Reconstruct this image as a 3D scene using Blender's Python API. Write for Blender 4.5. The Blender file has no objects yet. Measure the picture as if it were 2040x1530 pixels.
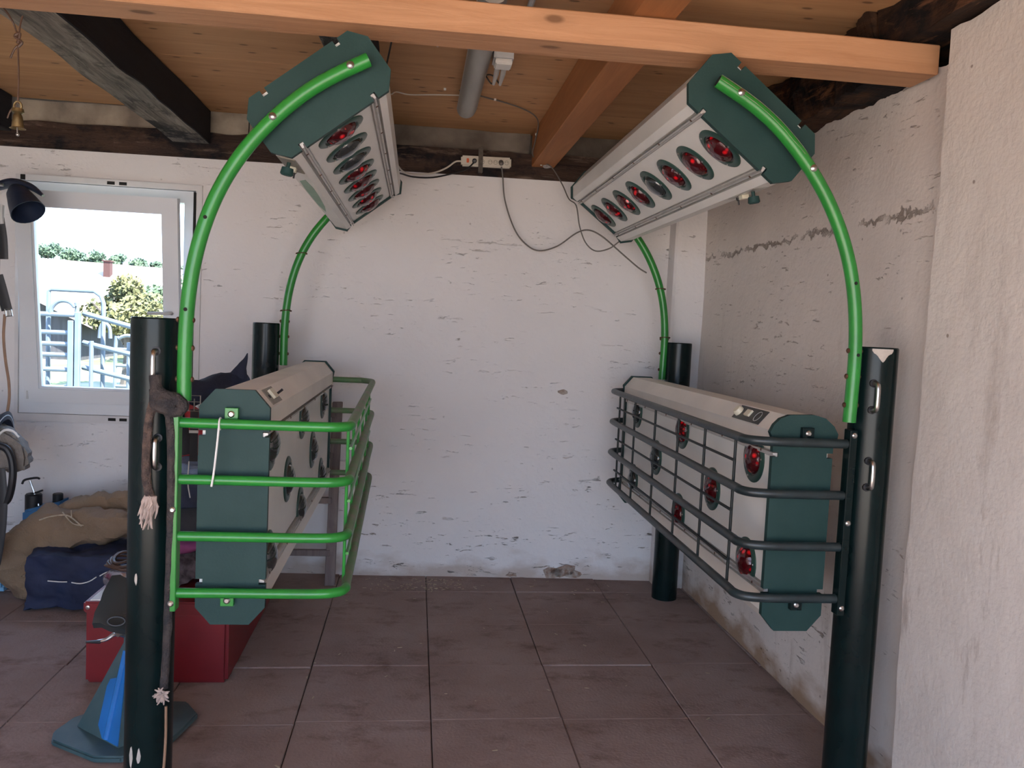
import bpy, bmesh, math, random
from mathutils import Vector, Matrix, noise
random.seed(7)
S = bpy.context.scene
C = S.collection
PI = math.pi

# ------------------------------------------------------------------ camera
cam_d = bpy.data.cameras.new('camera'); cam = bpy.data.objects.new('camera', cam_d); C.objects.link(cam)
cam_d.sensor_fit = 'HORIZONTAL'; cam_d.sensor_width = 36.0
cam_d.lens = 36.0 * 1640.0 / 2040.0
cam_d.clip_start = 0.02; cam_d.clip_end = 400
cam.matrix_world = Matrix(((0.9922622, -0.0391597, -0.1178226, 0.0),
                           (-0.1147811, 0.0724933, -0.9907422, 0.0),
                           (0.0473385, 0.9965998, 0.0674376, 1.48),
                           (0, 0, 0, 1)))
S.camera = cam

# ------------------------------------------------------------------ light
S.view_settings.view_transform = 'Standard'; S.view_settings.look = 'None'
S.view_settings.gamma = 1.0; S.view_settings.use_curve_mapping = False
S.view_settings.exposure = 2.3
w = bpy.data.worlds.new('sky'); S.world = w; w.use_nodes = True
nt = w.node_tree; bg = nt.nodes['Background']
tc = nt.nodes.new('ShaderNodeTexCoord'); sx = nt.nodes.new('ShaderNodeSeparateXYZ'); rp = nt.nodes.new('ShaderNodeValToRGB')
nt.links.new(tc.outputs['Generated'], sx.inputs[0]); nt.links.new(sx.outputs['Z'], rp.inputs[0]); nt.links.new(rp.outputs[0], bg.inputs[0])
rp.color_ramp.elements[0].position = 0.0; rp.color_ramp.elements[0].color = (0.58, 0.75, 1.0, 1)
rp.color_ramp.elements[1].position = 0.9; rp.color_ramp.elements[1].color = (0.36, 0.56, 1.0, 1)
bg.inputs[1].default_value = 1.35
sd = bpy.data.lights.new('sun', 'SUN'); sd.energy = 8.0; sd.angle = math.radians(0.6); sd.color = (1.0, 0.93, 0.82)
sun = bpy.data.objects.new('sun', sd); C.objects.link(sun)
sun.rotation_euler = Vector((-0.55, 0.5, -1.0)).to_track_quat('-Z', 'Y').to_euler()

# ------------------------------------------------------------------ materials
MATS = {}
def nmat(name, col, rough=0.6, metal=0.0, var=0.0, scale=8.0, bump=0.0, bscale=40.0, stretch=(1, 1, 1), col2=None, spec=0.5, coat=0.0, thr=None):
    """principled material; noise mixes col and col2, noise bump"""
    m = bpy.data.materials.new(name); m.use_nodes = True; t = m.node_tree; b = t.nodes['Principled BSDF']
    b.inputs['Base Color'].default_value = (*col, 1); b.inputs['Roughness'].default_value = rough
    b.inputs['Metallic'].default_value = metal; b.inputs['Specular IOR Level'].default_value = spec
    b.inputs['Coat Weight'].default_value = coat
    tcn = t.nodes.new('ShaderNodeTexCoord'); mp = t.nodes.new('ShaderNodeMapping'); mp.inputs['Scale'].default_value = stretch
    t.links.new(tcn.outputs['Object'], mp.inputs[0])
    if col2 is None and var > 0: col2 = tuple(c * (1 - var) for c in col)
    if col2 is not None:
        n = t.nodes.new('ShaderNodeTexNoise'); n.inputs['Scale'].default_value = scale; n.inputs['Detail'].default_value = 6
        r = t.nodes.new('ShaderNodeValToRGB'); lo, hi = thr or (0.35, 0.65)
        r.color_ramp.elements[0].position = lo; r.color_ramp.elements[1].position = hi
        r.color_ramp.elements[0].color = (*col, 1); r.color_ramp.elements[1].color = (*col2, 1)
        t.links.new(mp.outputs[0], n.inputs[0]); t.links.new(n.outputs[0], r.inputs[0]); t.links.new(r.outputs[0], b.inputs['Base Color'])
    if bump > 0:
        n = t.nodes.new('ShaderNodeTexNoise'); n.inputs['Scale'].default_value = bscale; n.inputs['Detail'].default_value = 5
        bp = t.nodes.new('ShaderNodeBump'); bp.inputs['Strength'].default_value = bump; bp.inputs['Distance'].default_value = 0.01
        t.links.new(mp.outputs[0], n.inputs[0]); t.links.new(n.outputs[0], bp.inputs['Height']); t.links.new(bp.outputs[0], b.inputs['Normal'])
    MATS[name] = m
    return m

class NB:                                   # tiny node-building helper
    def __init__(s, name):
        s.m = bpy.data.materials.new(name); s.m.use_nodes = True; s.t = s.m.node_tree; s.b = s.t.nodes['Principled BSDF']
        s.tc = s.t.nodes.new('ShaderNodeTexCoord').outputs['Object']; MATS[name] = s.m
    def map(s, sc=(1, 1, 1), loc=(0, 0, 0), rot=(0, 0, 0)):
        n = s.t.nodes.new('ShaderNodeMapping'); n.inputs['Scale'].default_value = sc; n.inputs['Location'].default_value = loc; n.inputs['Rotation'].default_value = rot
        s.t.links.new(s.tc, n.inputs[0]); return n.outputs[0]
    def noise(s, vec, scale, detail=5, rough=0.5, dist=0.0):
        n = s.t.nodes.new('ShaderNodeTexNoise'); n.inputs['Scale'].default_value = scale; n.inputs['Detail'].default_value = detail
        n.inputs['Roughness'].default_value = rough; n.inputs['Distortion'].default_value = dist
        s.t.links.new(vec, n.inputs[0]); return n.outputs[0]
    def vor(s, vec, scale, rnd=1.0):
        n = s.t.nodes.new('ShaderNodeTexVoronoi'); n.inputs['Scale'].default_value = scale; n.inputs['Randomness'].default_value = rnd
        s.t.links.new(vec, n.inputs[0]); return n
    def flat2(s, mode, sx=1.0, sy=1.0, off=0.0):
        q = s.sep(); n = s.t.nodes.new('ShaderNodeCombineXYZ')
        a, b = {'wall': (s.math('ADD', q[0], q[1]), q[2]), 'beamx': (q[0], s.math('ADD', q[1], q[2])), 'beamy': (q[1], s.math('ADD', q[0], q[2])), 'beamz': (q[2], s.math('ADD', q[0], q[1])), 'floor': (q[0], q[1])}[mode]
        s.t.links.new(s.math('ADD', s.math('MULTIPLY', a, sx), off), n.inputs[0]); s.t.links.new(s.math('MULTIPLY', b, sy), n.inputs[1]); return n.outputs[0]
    def ramp(s, fac, stops):
        n = s.t.nodes.new('ShaderNodeValToRGB'); e = n.color_ramp.elements
        while len(e) < len(stops): e.new(0.5)
        for i, (p, c) in enumerate(stops):
            e[i].position = p; e[i].color = (*c, 1) if isinstance(c, tuple) else (c, c, c, 1)
        s.t.links.new(fac, n.inputs[0]); return n.outputs[0]
    def mix(s, fac, a, b, mode='MIX'):
        n = s.t.nodes.new('ShaderNodeMix'); n.data_type = 'RGBA'; n.blend_type = mode
        for i, v in ((0, fac), (6, a), (7, b)):
            if isinstance(v, (int, float)): n.inputs[i].default_value = v if i == 0 else (v, v, v, 1)
            elif isinstance(v, tuple): n.inputs[i].default_value = (*v, 1)
            else: s.t.links.new(v, n.inputs[i])
        return n.outputs[2]
    def math(s, op, a, b=0.0):
        n = s.t.nodes.new('ShaderNodeMath'); n.operation = op
        for i, v in ((0, a), (1, b)):
            if isinstance(v, (int, float)): n.inputs[i].default_value = v
            else: s.t.links.new(v, n.inputs[i])
        return n.outputs[0]
    def sep(s, vec=None):
        n = s.t.nodes.new('ShaderNodeSeparateXYZ'); s.t.links.new(vec or s.tc, n.inputs[0]); return n.outputs
    def bump(s, h, strength, dist=0.01, prev=None):
        n = s.t.nodes.new('ShaderNodeBump'); n.inputs['Strength'].default_value = strength; n.inputs['Distance'].default_value = dist
        s.t.links.new(h, n.inputs['Height'])
        if prev is not None: s.t.links.new(prev, n.inputs['Normal'])
        return n.outputs[0]
    def out(s, col=None, rough=None, nrm=None, spec=None):
        if col is not None:
            if isinstance(col, tuple): s.b.inputs['Base Color'].default_value = (*col, 1)
            else: s.t.links.new(col, s.b.inputs['Base Color'])
        if rough is not None:
            if isinstance(rough, (int, float)): s.b.inputs['Roughness'].default_value = rough
            else: s.t.links.new(rough, s.b.inputs['Roughness'])
        if nrm is not None: s.t.links.new(nrm, s.b.inputs['Normal'])
        if spec is not None: s.b.inputs['Specular IOR Level'].default_value = spec
        return s.m

def plaster(name, base, rough_amt, seam=None, foot_amt=0.6, off=0.0, dirt=0.35, streak=0.0, crk=1.0):
    n = NB(name)
    big = n.noise(n.map(), 1.3, 4)
    c = n.mix(n.ramp(big, [(0.3, 0.0), (0.7, 1.0)]), base, tuple(v * 0.93 for v in base))
    # rusty damp stain towards the foot of the wall
    z = n.sep()['Z']
    foot = n.ramp(n.math('ADD', z, n.math('MULTIPLY', n.noise(n.map((3, 3, 6)), 2.0, 6), 0.35)), [(0.18, 1.0), (0.31, 0.0)])
    c = n.mix(n.math('MULTIPLY', foot, foot_amt), c, (0.36, 0.25, 0.17))
    # short horizontal cracks / flaked scars
    mvec = n.map((1.0, 1.0, 5.0), (off, 0, 0))
    sc = n.noise(mvec, 8.5, 10, 0.76, 0.3)
    zone = n.noise(n.map((0.8, 0.8, 2.2), (off + 3, 0, 0)), 2.6, 3)
    lo = n.ramp(z, [(0.0, 1.0), (0.4, 0.95), (0.75, 0.3)])
    crack = n.math('MULTIPLY', n.ramp(sc, [(0.605, 0.0), (0.65, 1.0)]), n.math('MULTIPLY', n.ramp(zone, [(0.46, 0.0), (0.60, crk)]), lo))
    if seam is not None:      # one long horizontal settlement crack
        q = n.math('ADD', n.math('SUBTRACT', z, seam), n.math('MULTIPLY', n.math('SUBTRACT', n.noise(n.map((3, 3, 3)), 5.0, 8, 0.7), 0.5), 0.16))
        ln = n.ramp(n.math('ABSOLUTE', q), [(0.003, 1.0), (0.011, 0.0)])
        crack = n.math('MAXIMUM', crack, n.math('MULTIPLY', ln, n.ramp(n.noise(n.map((1, 1, 1), (2, 2, 9)), 4.0, 4), [(0.42, 0.0), (0.52, 0.9)])))
    if streak:                # vertical dirt runs and brown smears
        st = n.noise(n.map((1, 1, 0.22), (off, 1, 1)), 9.0, 8, 0.7)
        zz = n.ramp(n.math('MULTIPLY', z, 0.4), [(0.15, 1.0), (0.75, 0.12)])
        c = n.mix(n.math('MULTIPLY', n.math('MULTIPLY', n.ramp(st, [(0.56, 0.0), (0.70, 1.0)]), zz), streak), c, (0.25, 0.19, 0.15))
    c = n.mix(n.math('MULTIPLY', crack, 0.8), c, (0.27, 0.21, 0.16))
    # specks
    v = n.vor(n.flat2('wall', 1, 1, off), 9.0)
    spk = n.ramp(n.sep(v.outputs['Color'])[1], [(0.5, 0.0), (0.52, 1.0)])
    sp = n.math('MULTIPLY', n.ramp(n.math('ADD', v.outputs['Distance'], n.math('MULTIPLY', n.noise(n.map(), 60.0, 2), 0.05)), [(0.06, 1.0), (0.085, 0.0)]), spk)
    c = n.mix(n.math('MULTIPLY', sp, dirt), c, (0.14, 0.10, 0.08))
    h1 = n.noise(n.map(), 9.0, 8, 0.6); h2 = n.noise(n.map((1, 1, 1), (5, 5, 5)), 60.0, 4)
    b = n.bump(h1, 0.22 * rough_amt, 0.02); b = n.bump(h2, 0.30 * rough_amt, 0.004, b); b = n.bump(n.math('SUBTRACT', 1.0, crack), 0.8, 0.012, b)
    n.out(c, 0.85, b, 0.2)
    return n.m

def wood(name, base, dark, axis=0, knots=True, kscale=7.0, grain=14.0, cont=0.5, bump=0.25, knotcol=(0.10, 0.045, 0.02), off=0.0, black=None, rough=0.7, scratch=None):
    n = NB(name)
    st = [1.0, 1.0, 1.0]; st[axis] = 0.08
    g = n.noise(n.map(tuple(v * 1.0 for v in st), (off, off, 0)), grain, 8, 0.62, 1.2)
    c = n.mix(n.ramp(g, [(0.5 - cont * 0.4, 0.0), (0.5 + cont * 0.4, 1.0)]), base, dark)
    big = n.noise(n.map((1, 1, 1), (off + 2, 0, 0)), 1.7, 3)
    c = n.mix(n.math('MULTIPLY', n.ramp(big, [(0.35, 0.0), (0.7, 1.0)]), 0.35), c, tuple(v * 0.72 for v in base))
    if knots:
        wob = n.noise(n.map(), 6.0, 2)
        v = n.vor(n.flat2('beam' + 'xyz'[axis], 0.42, 1.0, off), kscale)
        d = n.math('ADD', v.outputs['Distance'], n.math('MULTIPLY', wob, 0.03))
        pick = n.ramp(n.sep(v.outputs['Color'])[0], [(0.18, 0.0), (0.21, 1.0)])
        k = n.math('MULTIPLY', n.ramp(d, [(0.115, 1.0), (0.165, 0.0)]), pick)
        halo = n.math('MULTIPLY', n.ramp(d, [(0.12, 1.0), (0.32, 0.0)]), pick)
        c = n.mix(n.math('MULTIPLY', halo, 0.35), c, tuple(x * 0.6 for x in base))
        c = n.mix(n.math('MULTIPLY', k, 0.7), c, knotcol)
    if black is not None:
        bl = n.noise(n.map((1, 1, 1.6), (off, 3, 1)), 2.6, 8, 0.7)
        c = n.mix(n.ramp(bl, [(black[0], 0.0), (black[1], 1.0)]), c, black[2])
    if scratch is not None:
        st2 = [2.2, 2.2, 2.2]; st2[axis] = 0.35
        q = n.noise(n.map(tuple(st2), (off, 7, 3)), 7.0, 9, 0.75, 0.4)
        c = n.mix(n.math('MULTIPLY', n.ramp(q, [(0.56, 0.0), (0.66, 1.0)]), 0.75), c, scratch)
        c = n.mix(n.math('MULTIPLY', n.ramp(q, [(0.36, 1.0), (0.44, 0.0)]), 0.6), c, (0.012, 0.011, 0.012))
        g = n.math('ADD', g, q)
    b = n.bump(g, bump, 0.01 if scratch is None else 0.03)
    n.out(c, rough, b, 0.25)
    return n.m

W = dict(
 plaster_back=plaster('plaster_back', (0.77, 0.74, 0.725), 1.0),
 plaster_right=plaster('plaster_right', (0.72, 0.655, 0.60), 1.0, 1.93, 1.0, off=4.0, dirt=0.6, streak=0.45),
 plaster_pier=plaster('plaster_pier', (0.70, 0.645, 0.59), 1.5, None, 0.9, off=9.0, dirt=0.7, streak=0.8, crk=0.0),
 spruce=wood('spruce_boards', (0.58, 0.32, 0.155), (0.44, 0.23, 0.10), 0, True, 16.0, 12.0, 0.45, 0.12),
 beam=wood('new_beam', (0.54, 0.295, 0.16), (0.42, 0.21, 0.105), 0, True, 8.5, 22.0, 0.45, 0.35, off=1.7),
 joist_new=wood('new_joist', (0.42, 0.175, 0.065), (0.30, 0.12, 0.045), 1, False, 7, 16.0, 0.5, 0.25),
 joist_old=wood('old_joist', (0.36, 0.32, 0.265), (0.09, 0.078, 0.07), 1, False, 7, 24.0, 0.35, 1.0, black=(0.52, 0.60, (0.04, 0.038, 0.038)), rough=0.85, scratch=(0.42, 0.38, 0.32)),
 joist_black=wood('black_joist', (0.018, 0.018, 0.022), (0.01, 0.01, 0.012), 1, False, 7, 18.0, 0.6, 0.5, rough=0.8),
 plate_old=wood('old_wall_plate', (0.12, 0.07, 0.05), (0.035, 0.027, 0.026), 0, False, 7, 13.0, 0.7, 1.0, off=3.0, black=(0.50, 0.60, (0.018, 0.017, 0.02)), rough=0.85, scratch=(0.24, 0.17, 0.13)),
 infill=nmat('infill_mortar', (0.22, 0.19, 0.155), 0.9, var=0.5, scale=5, bump=0.8, bscale=22, col2=(0.10, 0.08, 0.065)),
 rot=wood('rotten_beam', (0.13, 0.06, 0.03), (0.015, 0.011, 0.01), 1, False, 7, 9.0, 0.5, 1.0, off=5.0, black=(0.46, 0.56, (0.010, 0.009, 0.010)), rough=0.9, scratch=(0.26, 0.12, 0.06)),
 ladder=wood('weathered_ladder_wood', (0.27, 0.22, 0.20), (0.13, 0.10, 0.10), 2, False, 7, 20.0, 0.6, 0.6, rough=0.85),
 tile=None,
 post=nmat('post_paint', (0.004, 0.012, 0.012), 0.24, var=0.3, scale=10, bump=0.015, bscale=60, spec=0.25),
 green=nmat('green_paint', (0.025, 0.25, 0.035), 0.28, col2=(0.022, 0.20, 0.032), scale=9, bump=0.03, bscale=90, spec=0.5),
 greenworn=nmat('worn_green_paint', (0.09, 0.20, 0.075), 0.5, col2=(0.15, 0.17, 0.11), scale=14, thr=(0.42, 0.62), bump=0.05, bscale=90),
 darkcage=nmat('dark_cage_paint', (0.020, 0.033, 0.036), 0.38, var=0.35, scale=20, bump=0.04, bscale=80),
 teal=nmat('teal_plastic', (0.012, 0.040, 0.036), 0.55, col2=(0.020, 0.052, 0.048), scale=5, bump=0.05, bscale=120, spec=0.25),
 white=nmat('white_sheet_metal', (0.76, 0.74, 0.69), 0.38, var=0.08, scale=4),
 cream=nmat('cream_sheet_metal', (0.80, 0.75, 0.67), 0.42, var=0.1, scale=4, bump=0.02),
 grey=nmat('grey_rail', (0.50, 0.48, 0.45), 0.35, 0.3, var=0.15, scale=20),
 steel=nmat('steel', (0.55, 0.54, 0.52), 0.28, 1.0, var=0.3, scale=25),
 rust=nmat('rusty_bolt', (0.14, 0.07, 0.04), 0.6, 0.5, var=0.4, scale=60),
 galv=nmat('galvanised', (0.40, 0.39, 0.36), 0.42, 0.35, var=0.25, scale=9, stretch=(1, .2, 1)),
 rod=nmat('black_rod_paint', (0.006, 0.010, 0.010), 0.45, spec=0.25),
 black=nmat('black_rubber', (0.012, 0.012, 0.014), 0.5),
 ring=nmat('lamp_ring_green', (0.018, 0.055, 0.042), 0.35),
 cup=nmat('lamp_cup', (0.02, 0.022, 0.022), 0.3),
 redglass=None,
 darkglass=nmat('dark_lamp_glass', (0.035, 0.04, 0.042), 0.08, 0.3, spec=0.8, coat=0.6),
 red=nmat('red_lacquer', (0.20, 0.009, 0.014), 0.38, col2=(0.15, 0.008, 0.011), scale=5, bump=0.03, bscale=60),
 redcloth=nmat('red_cloth', (0.42, 0.035, 0.045), 0.8, var=0.3, scale=12, bump=0.2),
 navy=nmat('navy_cloth', (0.014, 0.020, 0.045), 0.85, var=0.4, scale=14, bump=0.25, bscale=60),
 navybag=nmat('navy_bag', (0.016, 0.024, 0.065), 0.75, var=0.35, scale=8, bump=0.3, bscale=30),
 blackcloth=nmat('black_cloth', (0.012, 0.013, 0.018), 0.8, var=0.4, scale=12, bump=0.25),
 denim=nmat('denim', (0.16, 0.21, 0.30), 0.9, var=0.35, scale=18, bump=0.3, bscale=90),
 pink=nmat('pink_cloth', (0.30, 0.06, 0.17), 0.8, var=0.4, scale=9, bump=0.2),
 fluff=nmat('dark_fluff', (0.035, 0.025, 0.03), 0.95, col2=(0.11, 0.09, 0.10), scale=30, bump=1.0, bscale=60),
 burlap=nmat('burlap', (0.25, 0.17, 0.11), 0.95, col2=(0.22, 0.145, 0.085), scale=6, bump=0.6, bscale=90),
 ropew=nmat('jute', (0.50, 0.40, 0.28), 0.9, var=0.3, scale=40, bump=0.5),
 frayed=nmat('frayed_rope', (0.52, 0.40, 0.34), 0.95, var=0.35, scale=40, bump=0.8),
 rope=nmat('brown_rope', (0.16, 0.105, 0.08), 0.95, col2=(0.045, 0.032, 0.03), scale=30, bump=1.0, bscale=160),
 cover=nmat('black_rope_cover', (0.022, 0.02, 0.022), 0.8, col2=(0.06, 0.045, 0.04), scale=30, bump=0.8, bscale=150),
 leather=nmat('brown_leather', (0.10, 0.05, 0.03), 0.5, var=0.4, scale=12, bump=0.2),
 tan=nmat('tan_leather_rein', (0.30, 0.17, 0.10), 0.6, var=0.3, scale=12),
 foil=nmat('foil_bag', (0.45, 0.45, 0.52), 0.22, 0.8, col2=(0.25, 0.08, 0.14), scale=9, thr=(.5, .56), bump=0.6, bscale=14),
 standblue=nmat('stand_blue_paint', (0.012, 0.16, 0.48), 0.4, var=0.2, scale=10),
 standteal=nmat('stand_teal_paint', (0.032, 0.075, 0.085), 0.5, col2=(0.07, 0.115, 0.12), scale=7, bump=0.06),
 strip=nmat('power_strip_plastic', (0.58, 0.53, 0.44), 0.45, var=0.1, scale=20),
 socketm=nmat('junction_plastic', (0.55, 0.56, 0.56), 0.5, var=0.12, scale=30),
 dark=nmat('dark_hole', (0.012, 0.010, 0.009), 0.9),
 orange=nmat('orange_switch', (0.60, 0.10, 0.02), 0.35),
 cable=nmat('grey_cable', (0.14, 0.125, 0.11), 0.6),
 wcable=nmat('white_cable', (0.55, 0.50, 0.44), 0.55),
 clip=nmat('white_clip', (0.72, 0.70, 0.66), 0.5),
 strap=nmat('perforated_strap', (0.10, 0.085, 0.07), 0.5, 0.7, var=0.4, scale=40),
 pvc=nmat('white_window_plastic', (0.70, 0.72, 0.74), 0.4, var=0.05, scale=3),
 casing=nmat('painted_casing', (0.66, 0.64, 0.63), 0.7, var=0.08, scale=9, bump=0.15, bscale=30),
 brass=nmat('old_brass', (0.36, 0.27, 0.13), 0.42, 0.85, var=0.5, scale=30, bump=0.3),
 seat=nmat('navy_saddle', (0.02, 0.028, 0.05), 0.45, var=0.3, scale=12),
 pad=nmat('grey_beige_saddle_pad', (0.24, 0.21, 0.18), 0.95, var=0.25, scale=25, bump=0.5, bscale=120),
 piping=nmat('pale_piping', (0.55, 0.62, 0.66), 0.8),
 navyvinyl=nmat('navy_vinyl', (0.016, 0.026, 0.055), 0.42, var=0.3, scale=7, bump=0.1),
 bluecup=nmat('blue_caddy_plastic', (0.05, 0.20, 0.42), 0.4, var=0.15, scale=10),
 knobcream=nmat('cream_knob', (0.70, 0.66, 0.50), 0.4),
 label=nmat('dark_control_label', (0.03, 0.035, 0.035), 0.4),
 label2=nmat('grey_control_label', (0.20, 0.18, 0.14), 0.45, var=0.2, scale=30),
 greensmudge=nmat('green_smudge_paint', (0.30, 0.44, 0.34), 0.6, var=0.15, scale=20),
 bare=nmat('chipped_to_primer', (0.52, 0.46, 0.40), 0.7, var=0.2, scale=50),
 fence=nmat('galvanised_yard_tube', (0.10, 0.13, 0.165), 0.6, 0.0, var=0.15, scale=9),
 rooftile=nmat('pale_roof', (0.34, 0.27, 0.25), 0.85, var=0.1, scale=3),
 render=nmat('barn_boards', (0.05, 0.052, 0.062), 0.9, var=0.4, scale=4, stretch=(3, 3, .3)),
 housewall=nmat('house_render', (0.5, 0.47, 0.42), 0.9, var=0.1, scale=2),
 brickred=nmat('chimney_brick', (0.055, 0.022, 0.020), 0.9, var=0.3, scale=20),
 leafy=nmat('yellow_green_leaves', (0.115, 0.108, 0.040), 0.8, col2=(0.070, 0.080, 0.035), scale=1.2),
 leafg=nmat('green_leaves', (0.050, 0.085, 0.045), 0.8, col2=(0.035, 0.065, 0.045), scale=.6),
 leaffar=nmat('far_leaves', (0.065, 0.10, 0.055), 0.9, col2=(0.05, 0.09, 0.075), scale=.2),
 bark=nmat('bark', (0.10, 0.085, 0.075), 0.95, var=0.4, scale=8, bump=0.5),
 grass=nmat('meadow_grass', (0.075, 0.105, 0.04), 0.95, col2=(0.25, 0.24, 0.18), scale=0.6, thr=(.42, .6)),
 yard=nmat('gravel_yard', (0.56, 0.46, 0.36), 0.95, var=0.25, scale=3, bump=0.5, bscale=20),
 outwall=nmat('outer_render', (0.60, 0.57, 0.52), 0.9, var=0.1, scale=2),
)
# rubber stable tiles
n = NB('rubber_tile')
f1 = n.noise(n.map(), 1.6, 6, 0.6); f2 = n.noise(n.map((1, 1, 1), (4, 4, 4)), 90.0, 3)
c = n.mix(n.ramp(f1, [(0.35, 0.0), (0.62, 1.0)]), (0.255, 0.180, 0.156), (0.33, 0.25, 0.228))
c = n.mix(n.math('MULTIPLY', n.ramp(n.noise(n.map((1, 1.5, 1), (7, 1, 0)), 4.0, 8, 0.7), [(0.52, 0.0), (0.68, 1.0)]), 0.65), c, (0.12, 0.070, 0.052))
c = n.mix(n.ramp(f2, [(0.60, 0.0), (0.75, 0.5)]), c, (0.27, 0.21, 0.18))
vv = n.vor(n.flat2('floor', 1, 1, 2.0), 5.0)
c = n.mix(n.math('MULTIPLY', n.ramp(vv.outputs['Distance'], [(0.016, 1.0), (0.022, 0.0)]), 0.8), c, (0.45, 0.38, 0.28))
W['tile'] = n.out(c, 0.88, n.bump(f2, 0.5, 0.004, n.bump(f1, 0.4, 0.02)), 0.15)
# infra-red bulb: dark ruby glass, mirror glints painted into the colour as bright red spots
n = NB('ruby_lamp_glass')
v = n.vor(n.map(), 42.0)
c = n.mix(n.math('MULTIPLY', n.ramp(v.outputs['Distance'], [(0.16, 1.0), (0.42, 0.0)]), n.ramp(n.sep(v.outputs['Color'])[2], [(0.45, 0.0), (0.5, 1.0)])), (0.055, 0.001, 0.003), (0.85, 0.008, 0.015))
n.b.inputs['Metallic'].default_value = 0.12; n.b.inputs['Coat Weight'].default_value = 0.35; n.b.inputs['Coat Roughness'].default_value = 0.03
W['redglass'] = n.out(c, 0.16, n.bump(v.outputs['Distance'], 0.7, 0.01))
# window glass
gm = bpy.data.materials.new('clear_glass'); gm.use_nodes = True; t = gm.node_tree; t.nodes.clear()
o_ = t.nodes.new('ShaderNodeOutputMaterial'); mx = t.nodes.new('ShaderNodeMixShader'); tr = t.nodes.new('ShaderNodeBsdfTransparent'); gl = t.nodes.new('ShaderNodeBsdfGlossy'); lw = t.nodes.new('ShaderNodeLayerWeight')
gl.inputs['Roughness'].default_value = 0.02; lw.inputs[0].default_value = 0.12; tr.inputs[0].default_value = (0.96, 0.98, 0.98, 1)
t.links.new(lw.outputs['Fresnel'], mx.inputs[0]); t.links.new(tr.outputs[0], mx.inputs[1]); t.links.new(gl.outputs[0], mx.inputs[2]); t.links.new(mx.outputs[0], o_.inputs[0])
W['glass'] = gm

# ------------------------------------------------------------------ geometry helpers
def catmull(pts, sub=6, closed=False):
    P = [Vector(p) for p in pts]; out = []
    n_ = len(P)
    rng = range(n_ if closed else n_ - 1)
    for i in rng:
        p1, p2 = P[i], P[(i + 1) % n_]
        p0 = P[i - 1] if (i > 0 or closed) else p1 * 2 - p2
        p3 = P[(i + 2) % n_] if (i + 2 < n_ or closed) else p2 * 2 - p1
        for k in range(sub):
            s = k / sub
            out.append(0.5 * ((2 * p1) + (-p0 + p2) * s + (2 * p0 - 5 * p1 + 4 * p2 - p3) * s * s + (-p0 + 3 * p1 - 3 * p2 + p3) * s ** 3))
    if not closed: out.append(P[-1])
    return out

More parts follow.
